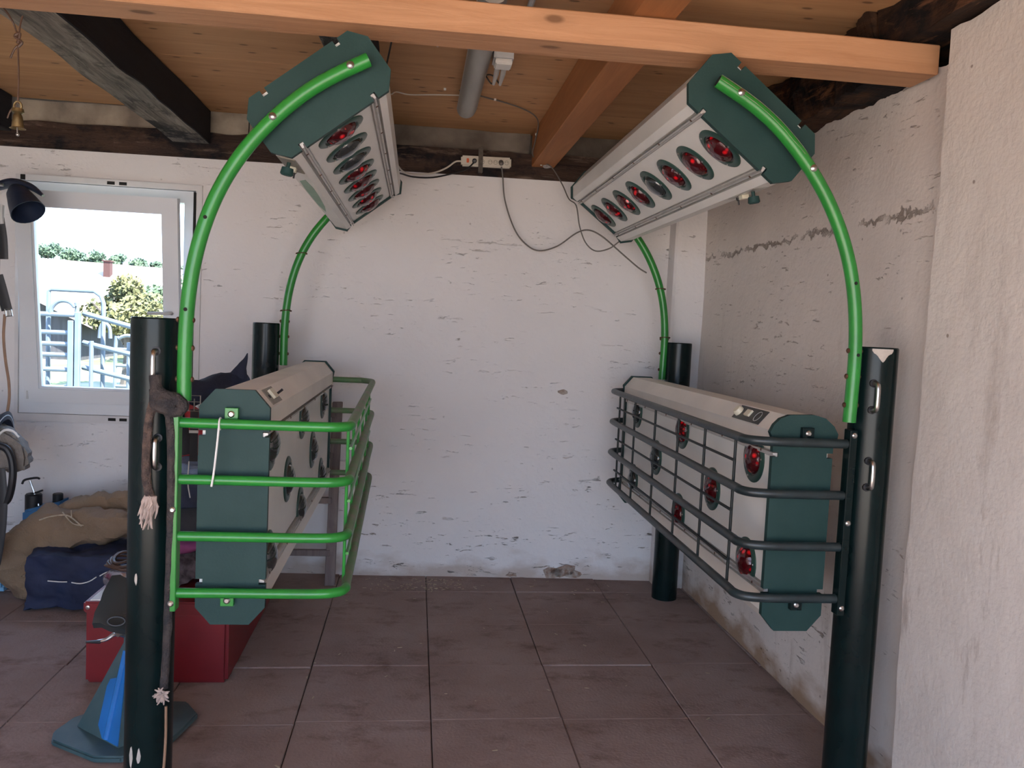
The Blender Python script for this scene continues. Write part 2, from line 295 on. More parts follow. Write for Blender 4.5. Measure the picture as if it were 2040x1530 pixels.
class G:
    """collects geometry in world coordinates"""
    def __init__(s): s.bm = bmesh.new()
    def box(s, a, b, bev=0.0, M=None):
        x0, y0, z0 = a; x1, y1, z1 = b
        r = bmesh.ops.create_cube(s.bm, size=1.0)
        for v in r['verts']:
            v.co = Vector(((x0 + x1) / 2 + v.co.x * (x1 - x0), (y0 + y1) / 2 + v.co.y * (y1 - y0), (z0 + z1) / 2 + v.co.z * (z1 - z0)))
            if M is not None: v.co = M @ v.co
        if bev > 0:
            es = list({e for v in r['verts'] for e in v.link_edges})
            bmesh.ops.bevel(s.bm, geom=es, offset=bev, segments=1, affect='EDGES', clamp_overlap=True)
        return s
    def rbox(s, a, b, bev, seg=2):
        r = bmesh.ops.create_cube(s.bm, size=1.0)
        for v in r['verts']:
            v.co = Vector([(a[i] + b[i]) / 2 + v.co[i] * (b[i] - a[i]) for i in range(3)])
        bmesh.ops.bevel(s.bm, geom=list({e for v in r['verts'] for e in v.link_edges}), offset=bev, segments=seg, affect='EDGES', clamp_overlap=True)
        return s
    def tube(s, pts, r, n=10, sub=0, closed=False, caps=True, flat=1.0, hollow=0.0):
        P = catmull(pts, sub, closed) if sub else [Vector(p) for p in pts]
        R = r if isinstance(r, (list, tuple)) else None
        def rad(i):
            if R is None: return r
            q = i / max(1, len(P) - 1) * (len(R) - 1); k = min(int(q), len(R) - 2); return R[k] + (R[k + 1] - R[k]) * (q - k)
        m = len(P); rings = []; prev = None
        for i in range(m):
            if closed: d = P[(i + 1) % m] - P[i - 1]
            else: d = P[min(i + 1, m - 1)] - P[max(i - 1, 0)]
            if d.length < 1e-9: d = Vector((0, 0, 1))
            d.normalize()
            if prev is None:
                up = Vector((0, 0, 1)) if abs(d.z) < 0.9 else Vector((0, 1, 0))
                u = d.cross(up).normalized()
            else: u = (prev - d * prev.dot(d)).normalized()
            prev = u; v = d.cross(u)
            rings.append([s.bm.verts.new(P[i] + (u * math.cos(2 * PI * k / n) + v * math.sin(2 * PI * k / n) * flat) * rad(i)) for k in range(n)])
        for i in range(m if closed else m - 1):
            a, b = rings[i], rings[(i + 1) % m]
            for k in range(n): s.bm.faces.new((a[k], a[(k + 1) % n], b[(k + 1) % n], b[k]))
        if caps and not closed:
            s.bm.faces.new(rings[0][::-1]); s.bm.faces.new(rings[-1])
        return s
    def prism(s, poly, f0, f1):
        """poly: list of 2-d points, f0/f1 map a point to 3-d at either end"""
        a = [s.bm.verts.new(f0(p)) for p in poly]; b = [s.bm.verts.new(f1(p)) for p in poly]
        m = len(poly)
        for k in range(m): s.bm.faces.new((a[k], a[(k + 1) % m], b[(k + 1) % m], b[k]))
        s.bm.faces.new(a[::-1]); s.bm.faces.new(b)
        return s
    def lathe(s, prof, o, ax=(0, 0, 1), n=24, closed=False):
        """prof: (radius, height) pairs about axis ax at o"""
        ax = Vector(ax).normalized(); o = Vector(o)
        u = ax.orthogonal().normalized(); v = ax.cross(u); rings = []
        for r, h in prof:
            if r < 1e-6: rings.append([s.bm.verts.new(o + ax * h)])
            else: rings.append([s.bm.verts.new(o + ax * h + (u * math.cos(2 * PI * k / n) + v * math.sin(2 * PI * k / n)) * r) for k in range(n)])
        prs = list(zip(rings, rings[1:])) + ([(rings[-1], rings[0])] if closed else [])
        for a, b in prs:
            for k in range(n):
                q = (k + 1) % n
                if len(a) == 1 and len(b) == 1: continue
                if len(a) == 1: s.bm.faces.new((a[0], b[q], b[k]))
                elif len(b) == 1: s.bm.faces.new((a[k], a[q], b[0]))
                else: s.bm.faces.new((a[k], a[q], b[q], b[k]))
        return s
    def ball(s, c, r, sc=(1, 1, 1), sub=2):
        q = bmesh.ops.create_icosphere(s.bm, subdivisions=sub, radius=1.0)
        for v in q['verts']: v.co = Vector((c[0] + v.co.x * r * sc[0], c[1] + v.co.y * r * sc[1], c[2] + v.co.z * r * sc[2]))
        return s
    def pillow(s, a, b, e=.45, sub=4):
        q = bmesh.ops.create_icosphere(s.bm, subdivisions=sub, radius=1.0)
        for v in q['verts']:
            c_ = [math.copysign(abs(x) ** e, x) for x in v.co]; m = max(abs(x) for x in v.co) ** e
            c_ = [x / (m if m > 0 else 1) * (0.88 + .12 * m) for x in c_]
            v.co = Vector([(a[i] + b[i]) / 2 + c_[i] * (b[i] - a[i]) / 2 for i in range(3)])
        return s
    def wob(s, amp, freq=6.0, seed=0.0, zmin=None):
        s.bm.normal_update()
        mv = [(v, v.co + v.normal * (noise.fractal(v.co * freq + Vector((seed, seed, seed)), 1.0, 2.0, 4) * amp)) for v in s.bm.verts]
        for v, c_ in mv:
            v.co = c_
        if zmin is not None:
            for v in s.bm.verts: v.co.z = max(v.co.z, zmin)
        return s
    def subdiv(s, cuts=1):
        bmesh.ops.subdivide_edges(s.bm, edges=s.bm.edges[:], cuts=cuts, use_grid_fill=True, smooth=0.0)
        return s
    def obj(s, name, mat, parent=None, smooth=True, label=None, kind=None, ang=35, split=False):
        if split:
            seen = set(); comps = []
            for v in s.bm.verts:
                if v in seen: continue
                st = [v]; cm = []; seen.add(v)
                while st:
                    q = st.pop(); cm.append(q)
                    for e in q.link_edges:
                        o_ = e.other_vert(q)
                        if o_ not in seen: seen.add(o_); st.append(o_)
                comps.append(cm)
            out = []
            for cm in comps:
                g = G(); mp = {v: g.bm.verts.new(v.co) for v in cm}
                for f in {f for v in cm for f in v.link_faces}: g.bm.faces.new([mp[v] for v in f.verts])
                out.append(g.obj(name, mat, parent, smooth, label, kind, ang))
            s.bm.free(); return out[0]
        bmesh.ops.recalc_face_normals(s.bm, faces=s.bm.faces)
        me = bpy.data.meshes.new(name)
        off = parent_world(parent)
        if parent is None and smooth is not None: pass
        for v in s.bm.verts: v.co -= off
        s.bm.to_mesh(me); s.bm.free()
        if smooth:
            for p in me.polygons: p.use_smooth = True
            try: me.set_sharp_from_angle(angle=math.radians(ang))
            except Exception: pass
        me.materials.append(W[mat] if isinstance(mat, str) else mat)
        o = bpy.data.objects.new(name, me); C.objects.link(o)
        if parent is not None: o.parent = parent
        if label: o['label'] = label
        if kind: o['kind'] = kind
        return o

def parent_world(p):
    off = Vector((0, 0, 0))
    while p is not None: off = off + p.location; p = p.parent
    return off

def thing(name, label, cat, loc=(0, 0, 0), group=None, kind=None):
    o = bpy.data.objects.new(name, None); C.objects.link(o); o.location = loc; o.empty_display_size = 0.05
    if label: o['label'] = label
    if cat: o['category'] = cat
    if group: o['group'] = group
    if kind: o['kind'] = kind
    return o
def tag(o, label, cat, group=None):
    o['label'] = label; o['category'] = cat
    if group: o['group'] = group
    return o
def struct(o): o['kind'] = 'structure'; return o

# ------------------------------------------------------------------ setting: room shell
def wy(x): return 4.805 - 0.030 * (x + 0.44)          # face of the slightly skewed back wall
XR, XL = 1.63, -2.45
WX0, WX1, WZ0, WZ1 = -2.185, -1.25, 0.885, 2.16        # window hole

# floor with rubber tiles
flr = struct(G().box((-2.5, -1.2, -0.12), (1.9, 5.1, -0.014)).obj('floor', nmat('joint_dirt', (0.07, 0.045, 0.035), 0.95, var=0.5, scale=30), None, False))
TC = {}
xj = [0.112 + 0.5 * k for k in range(-6, 5)]
yj = [-1.5, -0.5, 0.505, 1.505, 2.507, 3.507, 4.507, 5.507]
for i in range(len(xj) - 1):
    for j in range(len(yj) - 1):
        sh = (0.0, -0.045, 0.012, 0.0, -0.03, 0.0, 0.0, 0.0, 0.02, 0.0)[i % 10]
        x0, x1 = xj[i] + 0.0018, xj[i + 1] - 0.0018
        ya, yb = yj[j] + sh + 0.0018, yj[j + 1] + sh - 0.0018
        x0 = max(x0, XL + .01); x1 = min(x1, XR + 0.05); ya = max(ya, -1.15); yb = min(yb, wy((x0 + x1) / 2) + 0.03)
        if x1 - x0 < 0.05 or yb - ya < 0.05: continue
        g = G(); ym = yj[j] + sh + 0.5; dz = random.uniform(-0.003, 0.003)
        pf = [(ya, -.0135), (ya, dz - .005), (ya + .005, dz)]
        if ya + .05 < ym < yb - .05: pf += [(ym - .0025, dz), (ym - .0008, dz - .002), (ym + .0008, dz - .002), (ym + .0025, dz)]
        pf += [(yb - .005, dz), (yb, dz - .005), (yb, -.0135)]
        tl = random.uniform(-.0015, .0015)
        g.prism(pf, lambda p: Vector((x0, p[0], p[1] - tl)), lambda p: Vector((x1, p[0], p[1] + tl)))
        es = [e for e in g.bm.edges if abs(e.verts[0].co.x - e.verts[1].co.x) < 1e-5 and all(v.co.z > -.010 for v in e.verts)]
        bmesh.ops.bevel(g.bm, geom=es, offset=0.003, segments=1, affect='EDGES')
        g.obj('tile', 'tile', flr, False)

def ringf(g, o, i, f, d0, d1):
    """rectangular frame ring: outer and inner (x0,x1,z0,z1), f(x,depth,z) gives the point"""
    V = []
    for d in (d0, d1):
        for q in (o, i): V.append([g.bm.verts.new(f(x, d, z)) for x, z in ((q[0], q[2]), (q[1], q[2]), (q[1], q[3]), (q[0], q[3]))])
    for k in range(4):
        m = (k + 1) % 4
        g.bm.faces.new((V[0][k], V[0][m], V[1][m], V[1][k])); g.bm.faces.new((V[2][m], V[2][k], V[3][k], V[3][m]))
        g.bm.faces.new((V[0][m], V[0][k], V[2][k], V[2][m])); g.bm.faces.new((V[1][k], V[1][m], V[3][m], V[3][k]))
# back wall with window opening and a ragged plaster top
def wall_grid(name, mat, fx, xs, zs, thick, hole=None, ragged=None, amp=0.006, parent=None):
    """front face grid; fx(x) gives the 3-d point for (x,z); thickness along thick vector"""
    g = G(); V = {}
    def top(i):
        return ragged(xs[i]) if ragged else 0
    for i, x in enumerate(xs):
        for j, z in enumerate(zs):
            zz = z + (top(i) if j == len(zs) - 1 else 0)
            p = fx(x, zz)
            if 0 < j < len(zs) - 1 and not (hole and hole[0] - .03 < x < hole[1] + .03 and hole[2] - .03 < z < hole[3] + .03):
                p = p - thick.normalized() * (noise.fractal(Vector((x * 1.7, z * 1.7, len(name))), 1.0, 2.0, 4) * amp)
            V[i, j] = g.bm.verts.new(p)
    for i in range(len(xs) - 1):
        for j in range(len(zs) - 1):
            xm, zm = (xs[i] + xs[i + 1]) / 2, (zs[j] + zs[j + 1]) / 2
            if hole and hole[0] < xm < hole[1] and hole[2] < zm < hole[3]: continue
            g.bm.faces.new((V[i, j], V[i + 1, j], V[i + 1, j + 1], V[i, j + 1]))
    for v in [v for v in g.bm.verts if not v.link_faces]: g.bm.verts.remove(v)
    be = [e for e in g.bm.edges if e.is_boundary]
    r = bmesh.ops.extrude_edge_only(g.bm, edges=be)
    for v in [q for q in r['geom'] if isinstance(q, bmesh.types.BMVert)]: v.co += thick
    # back skin so light cannot leak through
    o = g.obj(name, mat, parent, True, ang=50)
    return o
def frange(a, b, st):
    k = max(1, round((b - a) / st)); return [a + (b - a) * i / k for i in range(k + 1)]
xs = frange(-2.5, WX0, .06) + frange(WX0, WX1, .06)[1:] + frange(WX1, 1.75, .06)[1:]
xs2 = []
for a, b in zip(xs, xs[1:]): xs2 += [a, a + (b - a) / 3, a + 2 * (b - a) / 3]
xs2.append(xs[-1])
zs = frange(-0.05, WZ0, .08) + frange(WZ0, WZ1, .08)[1:] + frange(WZ1, 2.355, .07)[1:]
wb = struct(wall_grid('wall_back', 'plaster_back', lambda x, z: Vector((x, wy(x), z)), xs2, zs, Vector((0, 0.17, 0)), (WX0, WX1, WZ0, WZ1),
    lambda x: 0.022 * noise.fractal(Vector((x * 9, 0, 3)), 1.0, 2.0, 4) + 0.008 * noise.noise(Vector((x * 60, 1, 0)))))
g = G()   # outer skin of the same wall, with the same opening
ringf(g, (-2.9, 2.4, -.6, 3.2), (WX0 - .03, WX1 + .03, WZ0 - .01, WZ1 + .01), lambda x, d, z: Vector((x, 4.97 + d, z)), 0, .12)
g.obj('outer_render', 'outwall', wb, False)
g = G()   # fallen plaster patch low in the middle and small scars
for (x, z, r) in ((0.93, 0.05, .05), (0.86, 0.04, .04), (1.0, .03, .035), (0.87, 1.12, .018), (0.62, .02, .02)):
    m_ = 9; ps = [(x + math.cos(2 * PI * k / m_) * r * random.uniform(.6, 1.3) * 1.5, z + math.sin(2 * PI * k / m_) * r * random.uniform(.5, 1.0)) for k in range(m_)]
    g.prism(ps, lambda p: Vector((p[0], wy(p[0]) - .007, max(p[1], .004))), lambda p: Vector((p[0], wy(p[0]) + .02, max(p[1], .004))))
g.obj('plaster_scar', nmat('rusty_scar', (0.27, 0.17, 0.12), 0.95, col2=(0.42, 0.36, 0.31), scale=40, bump=.8, bscale=70), wb, False, label='brown crumbling plaster scar', split=True)

# right wall (between the corner pier and the thick foreground wall), ragged top edge rising towards the camera
def rtop(y): return 2.44 - 0.05 * max(0, min(1, (3.5 - y) / 1.0)) + 0.02 * noise.fractal(Vector((y * 7, 5, 0)), 1.0, 2.0, 4)
ys = frange(2.3, 4.85, .03)
struct(wall_grid('wall_right', 'plaster_right', lambda y, z: Vector((XR + (0.012 * math.sin(z * 2 + y)), y, z)), ys, frange(-.05, 2.44, .08), Vector((0.3, 0, 0)),
    None, lambda y: rtop(y) - 2.44, 0.012))
# thick foreground pier wall on the right
PX = 1.57
pr = G(); V = {}
ys = frange(-1.2, 2.395, .045); zs2 = frange(-.05, 2.44, .05)
for i, y in enumerate(ys):
    for j, z in enumerate(zs2):
        zz = z
        if j == len(zs2) - 1: zz = 2.445 + .012 * noise.fractal(Vector((y * 8, 2, 2)), 1.0, 2.0, 4)
        xx = PX + 0.012 * noise.fractal(Vector((y * 1.5, z * 1.5, 2)), 1.0, 2.0, 4) * 0.7
        yy = y
        if i == len(ys) - 1: yy = y + 0.008 * noise.fractal(Vector((z * 6, 1, 2)), 1.0, 2.0, 4) + 0.003 * noise.noise(Vector((z * 45, 0, 0)))
        V[i, j] = pr.bm.verts.new((xx, yy, zz))
for i in range(len(ys) - 1):
    for j in range(len(zs2) - 1): pr.bm.faces.new((V[i, j], V[i + 1, j], V[i + 1, j + 1], V[i, j + 1]))
r = bmesh.ops.extrude_edge_only(pr.bm, edges=[e for e in pr.bm.edges if e.is_boundary])
for v in [q for q in r['geom'] if isinstance(q, bmesh.types.BMVert)]: v.co += Vector((0.36, 0, 0))
struct(pr.obj('wall_right_front', 'plaster_pier', None, True, ang=50))
# white corner pier
g = G(); g.box((1.455, 4.62, -.03), (1.66, 4.85, 2.36), 0.012); g.subdiv(3); g.wob(.006, 4, 2)
struct(g.obj('trim_1', 'plaster_back', None, True))
# left wall, front header and jambs (out of frame) and outer skin on the right
struct(G().box((-2.75, -1.2, -.05), (XL, 5.2, 2.9)).obj('wall_left', 'plaster_back', None, False))
struct(G().box((-2.75, -1.35, 2.3), (1.95, -1.15, 3.2)).obj('wall_front', 'plaster_back', None, False))
struct(G().box((-2.75, -1.35, -.2), (-2.3, -1.15, 2.3)).obj('wall_front_left', 'plaster_back', None, False))
struct(G().box((1.30, -1.35, -.2), (1.95, -1.15, 2.3)).obj('wall_front_right', 'plaster_back', None, False))
struct(G().box((1.93, -1.35, -.5), (2.2, 5.3, 3.2)).obj('wall_right_outer', 'outwall', None, False))

# ceiling of wide spruce boards
ceil = struct(G().box((-2.75, -1.2, 2.632), (2.0, 5.2, 2.70)).obj('ceiling', 'dark', None, False))
y = -1.15; k = 0
while y < 4.85:
    wd = 0.5; y1 = min(y + wd, 4.9)
    m = W['spruce']
    G().box((-2.7, y + .0008, 2.604 + random.uniform(-.0008, .0008)), (1.95, y1 - .0008, 2.631)).obj('board', m, ceil, False)
    y = y1
# dark old wall plate on the back wall and mortar infill between joists
g = G(); g.box((-2.6, 4.765, 2.34), (1.75, 5.1, 2.485)); g.subdiv(0)
bmesh.ops.subdivide_edges(g.bm, edges=[e for e in g.bm.edges if abs(e.verts[0].co.x - e.verts[1].co.x) > 1], cuts=120)
for v in g.bm.verts:
    if v.co.z > 2.45 and v.co.y < 4.9: v.co.z += .012 * noise.fractal(Vector((v.co.x * 4, 3, 0)), 1, 2, 3)
    if v.co.y < 4.9: v.co.y = wy(v.co.x) - .012 + 0.012 * noise.fractal(Vector((v.co.x * 5, v.co.z * 9, 0)), 1, 2, 3)
tag(g.obj('wall_plate_beam', 'plate_old', None, True), 'dark blackened old timber lying on top of the back wall', 'beam')
JX = [(-2.36, -2.2), (-1.375, -1.175), (-.36, -.2), (.62, .75), (1.56, 1.72)]
inf = [(-2.2, -1.36), (-1.2, -.98), (-.97, -.36), (-.2, .61), (.76, 1.56)]
for (a, b), lab, zt in zip(inf, ('pale rough mortar infill above the dark timber at the far left of the window', 'short pale mortar block right of the old grey joist',
                        'grey brick infill behind the upper left heater', 'dusty grey brick infill above the power strip', 'sooty infill right of the new reddish joist'), (2.60, 2.60, 2.60, 2.60, 2.60)):
    g = G(); g.box((a, wy(a) + .015, 2.478), (b, 5.1, zt + .004)); g.subdiv(3); g.wob(.008, 9, a)
    tag(g.obj('mortar_infill', nmat('infill_pale', (0.40, 0.35, 0.28), .9, col2=(.20, .17, .14), scale=6, bump=.8, bscale=25) if a < -1 else 'infill', None, True), lab, 'infill')
# window casing, frame, tilted sash
wr = thing('window_1', None, None, (-1.7, 4.84, .9), kind='structure')
cy = 4.815
g = G()
ringf(g, (-2.19, -1.212, .842, 2.19), (-2.172, -1.243, .884, 2.158), lambda x, d, z: Vector((x, cy + d, z)), 0, .06)
g.obj('window_casing', 'casing', wr, False)
g = G()
ringf(g, (-2.171, -1.262, .886, 2.155), (-2.108, -1.310, .955, 2.09), lambda x, d, z: Vector((x, cy + d, z)), .012, .09)
g.obj('window_frame', 'pvc', wr, False)
g = G()
for x in (-1.695, -1.632): g.box((x - .022, cy - .002, 2.163), (x + .018, cy + .03, 2.180))
for x in (-1.672, -1.612): g.box((x - .022, cy - .002, .856), (x + .018, cy + .03, .872))
g.box((-2.165, cy - .002, 2.160), (-2.140, cy + .03, 2.188))
g.box((-1.258, cy - .001, 1.0), (-1.247, cy + .03, 2.15))
g.obj('casing_hole', 'dark', wr, False, split=True)
def sp(x, v, d=0.0):          # sash plane: v 0..1 from bottom hinge to the leaning top; d depth toward outside
    return Vector((x, (cy - .004) - 0.145 * v + d, .948 + 1.142 * v + d * .11))
sx0, sx1 = -2.134, -1.304
def sbox(g, x0, x1, v0, v1, d0, d1):
    vs = [g.bm.verts.new(sp(x, v, d)) for d in (d0, d1) for (x, v) in ((x0, v0), (x1, v0), (x1, v1), (x0, v1))]
    for q in ((0, 1, 2, 3), (7, 6, 5, 4), (0, 4, 5, 1), (1, 5, 6, 2), (2, 6, 7, 3), (3, 7, 4, 0)): g.bm.faces.new([vs[i] for i in q])
g = G(); fw = .076; fv = fw / 1.142
ringf(g, (sx0, sx1, 0, 1), (sx0 + fw, sx1 - fw, fv, 1 - fv), lambda x, d, v: sp(x, v, d), 0, .05)
sash = g.obj('sash', 'pvc', wr, False)
g = G(); bw = .012; bv = bw / 1.142
ringf(g, (sx0 + fw - .001, sx1 - fw + .001, fv, 1 - fv), (sx0 + fw + bw, sx1 - fw - bw, fv + bv, 1 - fv - bv), lambda x, d, v: sp(x, v, d), .012, .040)
g.obj('glazing_bead', 'pvc', sash, False)
g = G(); sbox(g, sx0 + fw, sx1 - fw, fv, 1 - fv, .032, .036); g.obj('pane', 'glass', sash, False)
g = G(); hp = sp(sx1 - .04, .46); g.lathe([(0, -.018), (.013, -.018), (.013, .0), (0, 0)], hp, (0, -1, 0), 12); hq = hp + Vector((0, -.02, 0))
g.tube([hq + Vector((0, .02, 0)), hq + Vector((0, -.012, 0)), hq + Vector((-.03, -.02, -.002)), hq + Vector((-.115, -.02, -.006))], .009, 8, 3)
g.obj('window_handle', 'socketm', sash)
g = G(); g.box((-2.123, cy - .012, .965), (-2.113, cy - .004, 1.02)); g.obj('hinge_cover', 'socketm', wr, False)

# ------------------------------------------------------------------ timber overhead
def timber(name, a, b, mat, label, rough=.004, cuts=30, axis=0, seed=0., bev=.004):
    g = G(); g.box(a, b, bev)
    es = [e for e in g.bm.edges if abs(e.verts[0].co[axis] - e.verts[1].co[axis]) > abs(b[axis] - a[axis]) * .8]
    bmesh.ops.subdivide_edges(g.bm, edges=es, cuts=cuts)
    cs = {}
    for v in g.bm.verts:
        d = noise.noise_vector(v.co * 3.1 + Vector((seed, 0, 0))) * rough
        d[axis] = 0; v.co += d
    return tag(g.obj(name, mat, None, True, ang=30), label, 'beam')
timber('cross_beam', (-2.44, 2.52, 2.352), (1.624, 2.67, 2.446), 'beam', 'long light-brown spruce cross beam with knots spanning the top of the picture', .002)
# old grey-and-black joist: grey underside/left, black right flank
for (x0, x1), lab, mt in zip(JX, ('dark old joist end at the far left above the window corner', 'weathered grey old ceiling joist running to the window side of the back wall',
                         'dark old joist mostly hidden behind the upper left heater', 'smooth reddish-brown new joist bolted over the back wall', ''), ('joist_black', 'joist_old', 'joist_old', 'joist_new', '')):
    if not mt: continue
    zb = 2.415 if mt != 'joist_new' else 2.41
    o = timber('ceiling_joist', (x0, -1.1, zb), (x1, 4.80 if mt != 'joist_new' else 4.79, 2.602), mt, lab, .012 if mt != 'joist_new' else .002, 90, 1, x0)
    for v in o.data.vertices:
        if v.co.y < 2.69: v.co.z = max(v.co.z, 2.449)
    if mt == 'joist_new':
        b_ = G(); b_.lathe([(0, .012), (.008, .012), (.008, .006), (.024, .005), (.024, 0), (0, 0)], (.70, 4.70, 2.411), (0, -.45, -1), 16); b_.obj('bolt', 'steel', o)
    if mt == 'joist_old':
        o.data.materials.append(W['joist_black'])
        for p in o.data.polygons:
            if p.normal.x > .6: p.material_index = 1
# rotten dark beam along the right wall
g = G(); g.box((1.50, 2.70, 2.375), (1.92, 4.85, 2.604)); bmesh.ops.subdivide_edges(g.bm, edges=[e for e in g.bm.edges if abs(e.verts[0].co.y - e.verts[1].co.y) > 1], cuts=70)
g.subdiv(1)
for v in g.bm.verts:
    if v.co.x < 1.75:
        q = noise.fractal(v.co * 7, 1, 2, 4); v.co.x += q * .045 + .03 * (v.co.z - 2.5); v.co.z += noise.fractal(v.co * 9 + Vector((7, 0, 0)), 1, 2, 4) * .02
tag(g.obj('rotten_wall_beam', 'rot', None, True), 'ragged blackened rotten beam along the top of the right wall', 'beam')
g = G(); g.box((1.52, -1.1, 2.452), (1.90, 2.695, 2.604)); bmesh.ops.subdivide_edges(g.bm, edges=[e for e in g.bm.edges if abs(e.verts[0].co.y - e.verts[1].co.y) > 1], cuts=70)
for v in g.bm.verts:
    if v.co.x < 1.57: v.co.x += noise.fractal(v.co * 7, 1, 2, 4) * .04
    if v.co.z < 2.5: v.co.z += abs(noise.fractal(v.co * 6, 1, 2, 4)) * .02
tag(g.obj('rotten_wall_beam', 'rot', None, True), 'charred brown beam strip above the thick wall at the top right corner', 'beam')

# ------------------------------------------------------------------ posts
def post(x, y, h, r, lab, rings=(), chip=False):
    t = thing('steel_post', lab, 'post', (x, y, 0), 'dark green steel posts')
    G().lathe([(r, .0), (r, h - .004), (r - .003, h), (r - .010, h), (r - .010, h - .03), (0, h - .03)], (x, y, 0), n=40).obj('tube', 'post', t)
    for (dx, z) in rings:
        g = G(); yy = y - math.sqrt(max(0, r * r - dx * dx))
        g.tube([(x + dx, yy + .01, z + .042), (x + dx, yy - .018, z + .042), (x + dx, yy - .030, z + .030), (x + dx, yy - .030, z - .030), (x + dx, yy - .018, z - .042), (x + dx, yy + .01, z - .042)], .0075, 10, 3)
        g.obj('tie_ring', 'steel', t)
        g = G()
        for s in (1, -1): g.lathe([(.012, -.004), (.013, .004), (0, .005)], (x + dx, yy, z + s * .042), (0, -1, 0), 12)
        g.obj('grommet', 'black', t, split=True)
    if chip:
        g = G(); lowe = [.006, .014, .017, .022, .030, .037, .042, .036, .026, .019, .016, .014, .006]; cols = []
        for k, dpt in enumerate(lowe):
            a_ = (-.046 + k * .066 / 12) / r; cols.append([g.bm.verts.new((x + (r + .0006) * math.sin(a_), y - (r + .0006) * math.cos(a_), h - .005 - q * dpt)) for q in (0, .5, 1)])
        for c0, c1_ in zip(cols, cols[1:]):
            for q in (0, 1): g.bm.faces.new((c0[q], c1_[q], c1_[q + 1], c0[q + 1]))
        g.obj('paint_chip', 'bare', t, False, label='bare patch where paint has chipped at the rim')
    return t
LP, RP = (-.757, 2.52), (1.459, 2.48)
pl = post(*LP, 1.462, .068, 'dark green steel post at the front left, in front of the window', [(.022, 1.325), (.03, 1.075)])
g = G()
for (a, z, h) in ((-.35, .70, .035), (-.1, .17, .05), (-.45, .16, .07)):
    ps = [(math.cos(k * .7) * .006 * random.uniform(.5, 1.3), math.sin(k * .7) * h * .5 * random.uniform(.7, 1.1)) for k in range(9)]
    f = lambda p, rr: Vector((LP[0] + rr * math.sin(a + p[0] / .068), LP[1] - rr * math.cos(a + p[0] / .068), z + p[1]))
    g.prism(ps, lambda p: f(p, .0690), lambda p: f(p, .066))
g.obj('paint_chip', 'bare', pl, False, label='scratched pale paint marks low on the post', split=True)
post(*RP, 1.475, .068, 'dark green steel post at the front right with chipped paint at its rim', [(-.034, 1.32), (-.032, 1.075)], True)
post(-.78, 4.44, 1.448, .068, 'dark green steel post at the back left, behind the lower left heater')
post(1.452, 4.44, 1.443, .070, 'dark green steel post at the back right corner')

# ------------------------------------------------------------------ arches (bent green tubes)
AL = [(-.655, 1.229), (-.656, 1.37), (-.652, 1.514), (-.633, 1.657), (-.589, 1.802), (-.531, 1.912), (-.463, 2.005), (-.358, 2.112), (-.265, 2.174), (-.166, 2.227)]
AR = [(1.362, 1.236), (1.364, 1.364), (1.366, 1.46), (1.356, 1.585), (1.333, 1.710), (1.285, 1.838), (1.214, 1.965), (1.108, 2.087), (1.004, 2.177), (.866, 2.247)]
def arch(P, y, sgn, lab, dx=0.0, worn=False, front=True):
    t = thing('arch_tube', lab, 'tube', (P[0][0] + dx, y, P[0][1]), 'bent green arch tubes')
    pts = [(a + dx, y, b) for a, b in P]
    cp = catmull(pts, 6)
    for _ in range(25): cp = [cp[0]] + [cp[i] * .5 + (cp[i - 1] + cp[i + 1]) * .25 for i in range(1, len(cp) - 1)] + [cp[-1]]
    g = G().tube(cp, .0205, 18); g.obj('tube', 'greenworn' if worn else 'green', t)
    e = cp[-1]; d = (cp[-1] - cp[-2]).normalized()
    G().lathe([(0, 0), (.0165, 0), (.0165, .0008), (0, .0008)], e, d, 14).obj('tube_end', 'dark', t)
    g = G()
    for z in (1.29, 1.38, 1.46):
        x = P[0][0] + dx
        for s in (-1, 1): g.lathe([(.008, 0), (.008, .004), (.004, .007), (0, .007)], (x + s * .019, y, z), (s, 0, 0), 10)
    g.obj('bolt', 'rust', t, split=True)
    if front:
        for k in (.955, .72):
            q = cp[int(k * (len(cp) - 1))]
            b_ = G(); b_.lathe([(.011, 0), (.011, .003), (.006, .007), (0, .008)], q + Vector((0, -.019, .002)), (0, -1, 0), 12); b_.obj('bolt', 'steel', t, label='shiny bolt through the tube into the heater end plate')
        for k in (.42, .22):
            q = cp[int(k * (len(cp) - 1))]
            b_ = G(); b_.lathe([(.0055, 0), (.0055, .0012), (0, .0012)], q + Vector((0, -.0200, 0)), (0, -1, 0), 12); b_.obj('hole', 'dark', t)
    else:
        for k in (.47, .24):
            q = cp[int(k * (len(cp) - 1))]; sc_ = -sgn
            b_ = G(); b_.tube([q + Vector((-.030, -.006, 0)), q + Vector((.030, -.006, .003))], .003, 6)
            b_.tube([q + Vector((math.cos(a) * .027, math.sin(a) * .024, a * .001)) for a in [j * PI / 6 for j in range(12)]], .0025, 6, 0, True)
            b_.obj('wire_clip', 'rust', t)
    return t
arch(AL, 2.450, -1, 'bright green bent tube rising from the front left post to the upper left heater')
arch(AR, 2.435, 1, 'bright green bent tube rising from the front right post, paint flaking at its tip', worn=False)
arch(AL, 4.45, -1, 'green bent tube at the back wall, carrying the far end of the upper left heater', -.034, front=False)
arch(AR, 4.45, 1, 'green bent tube at the back wall, carrying the far end of the upper right heater', .006, front=False)
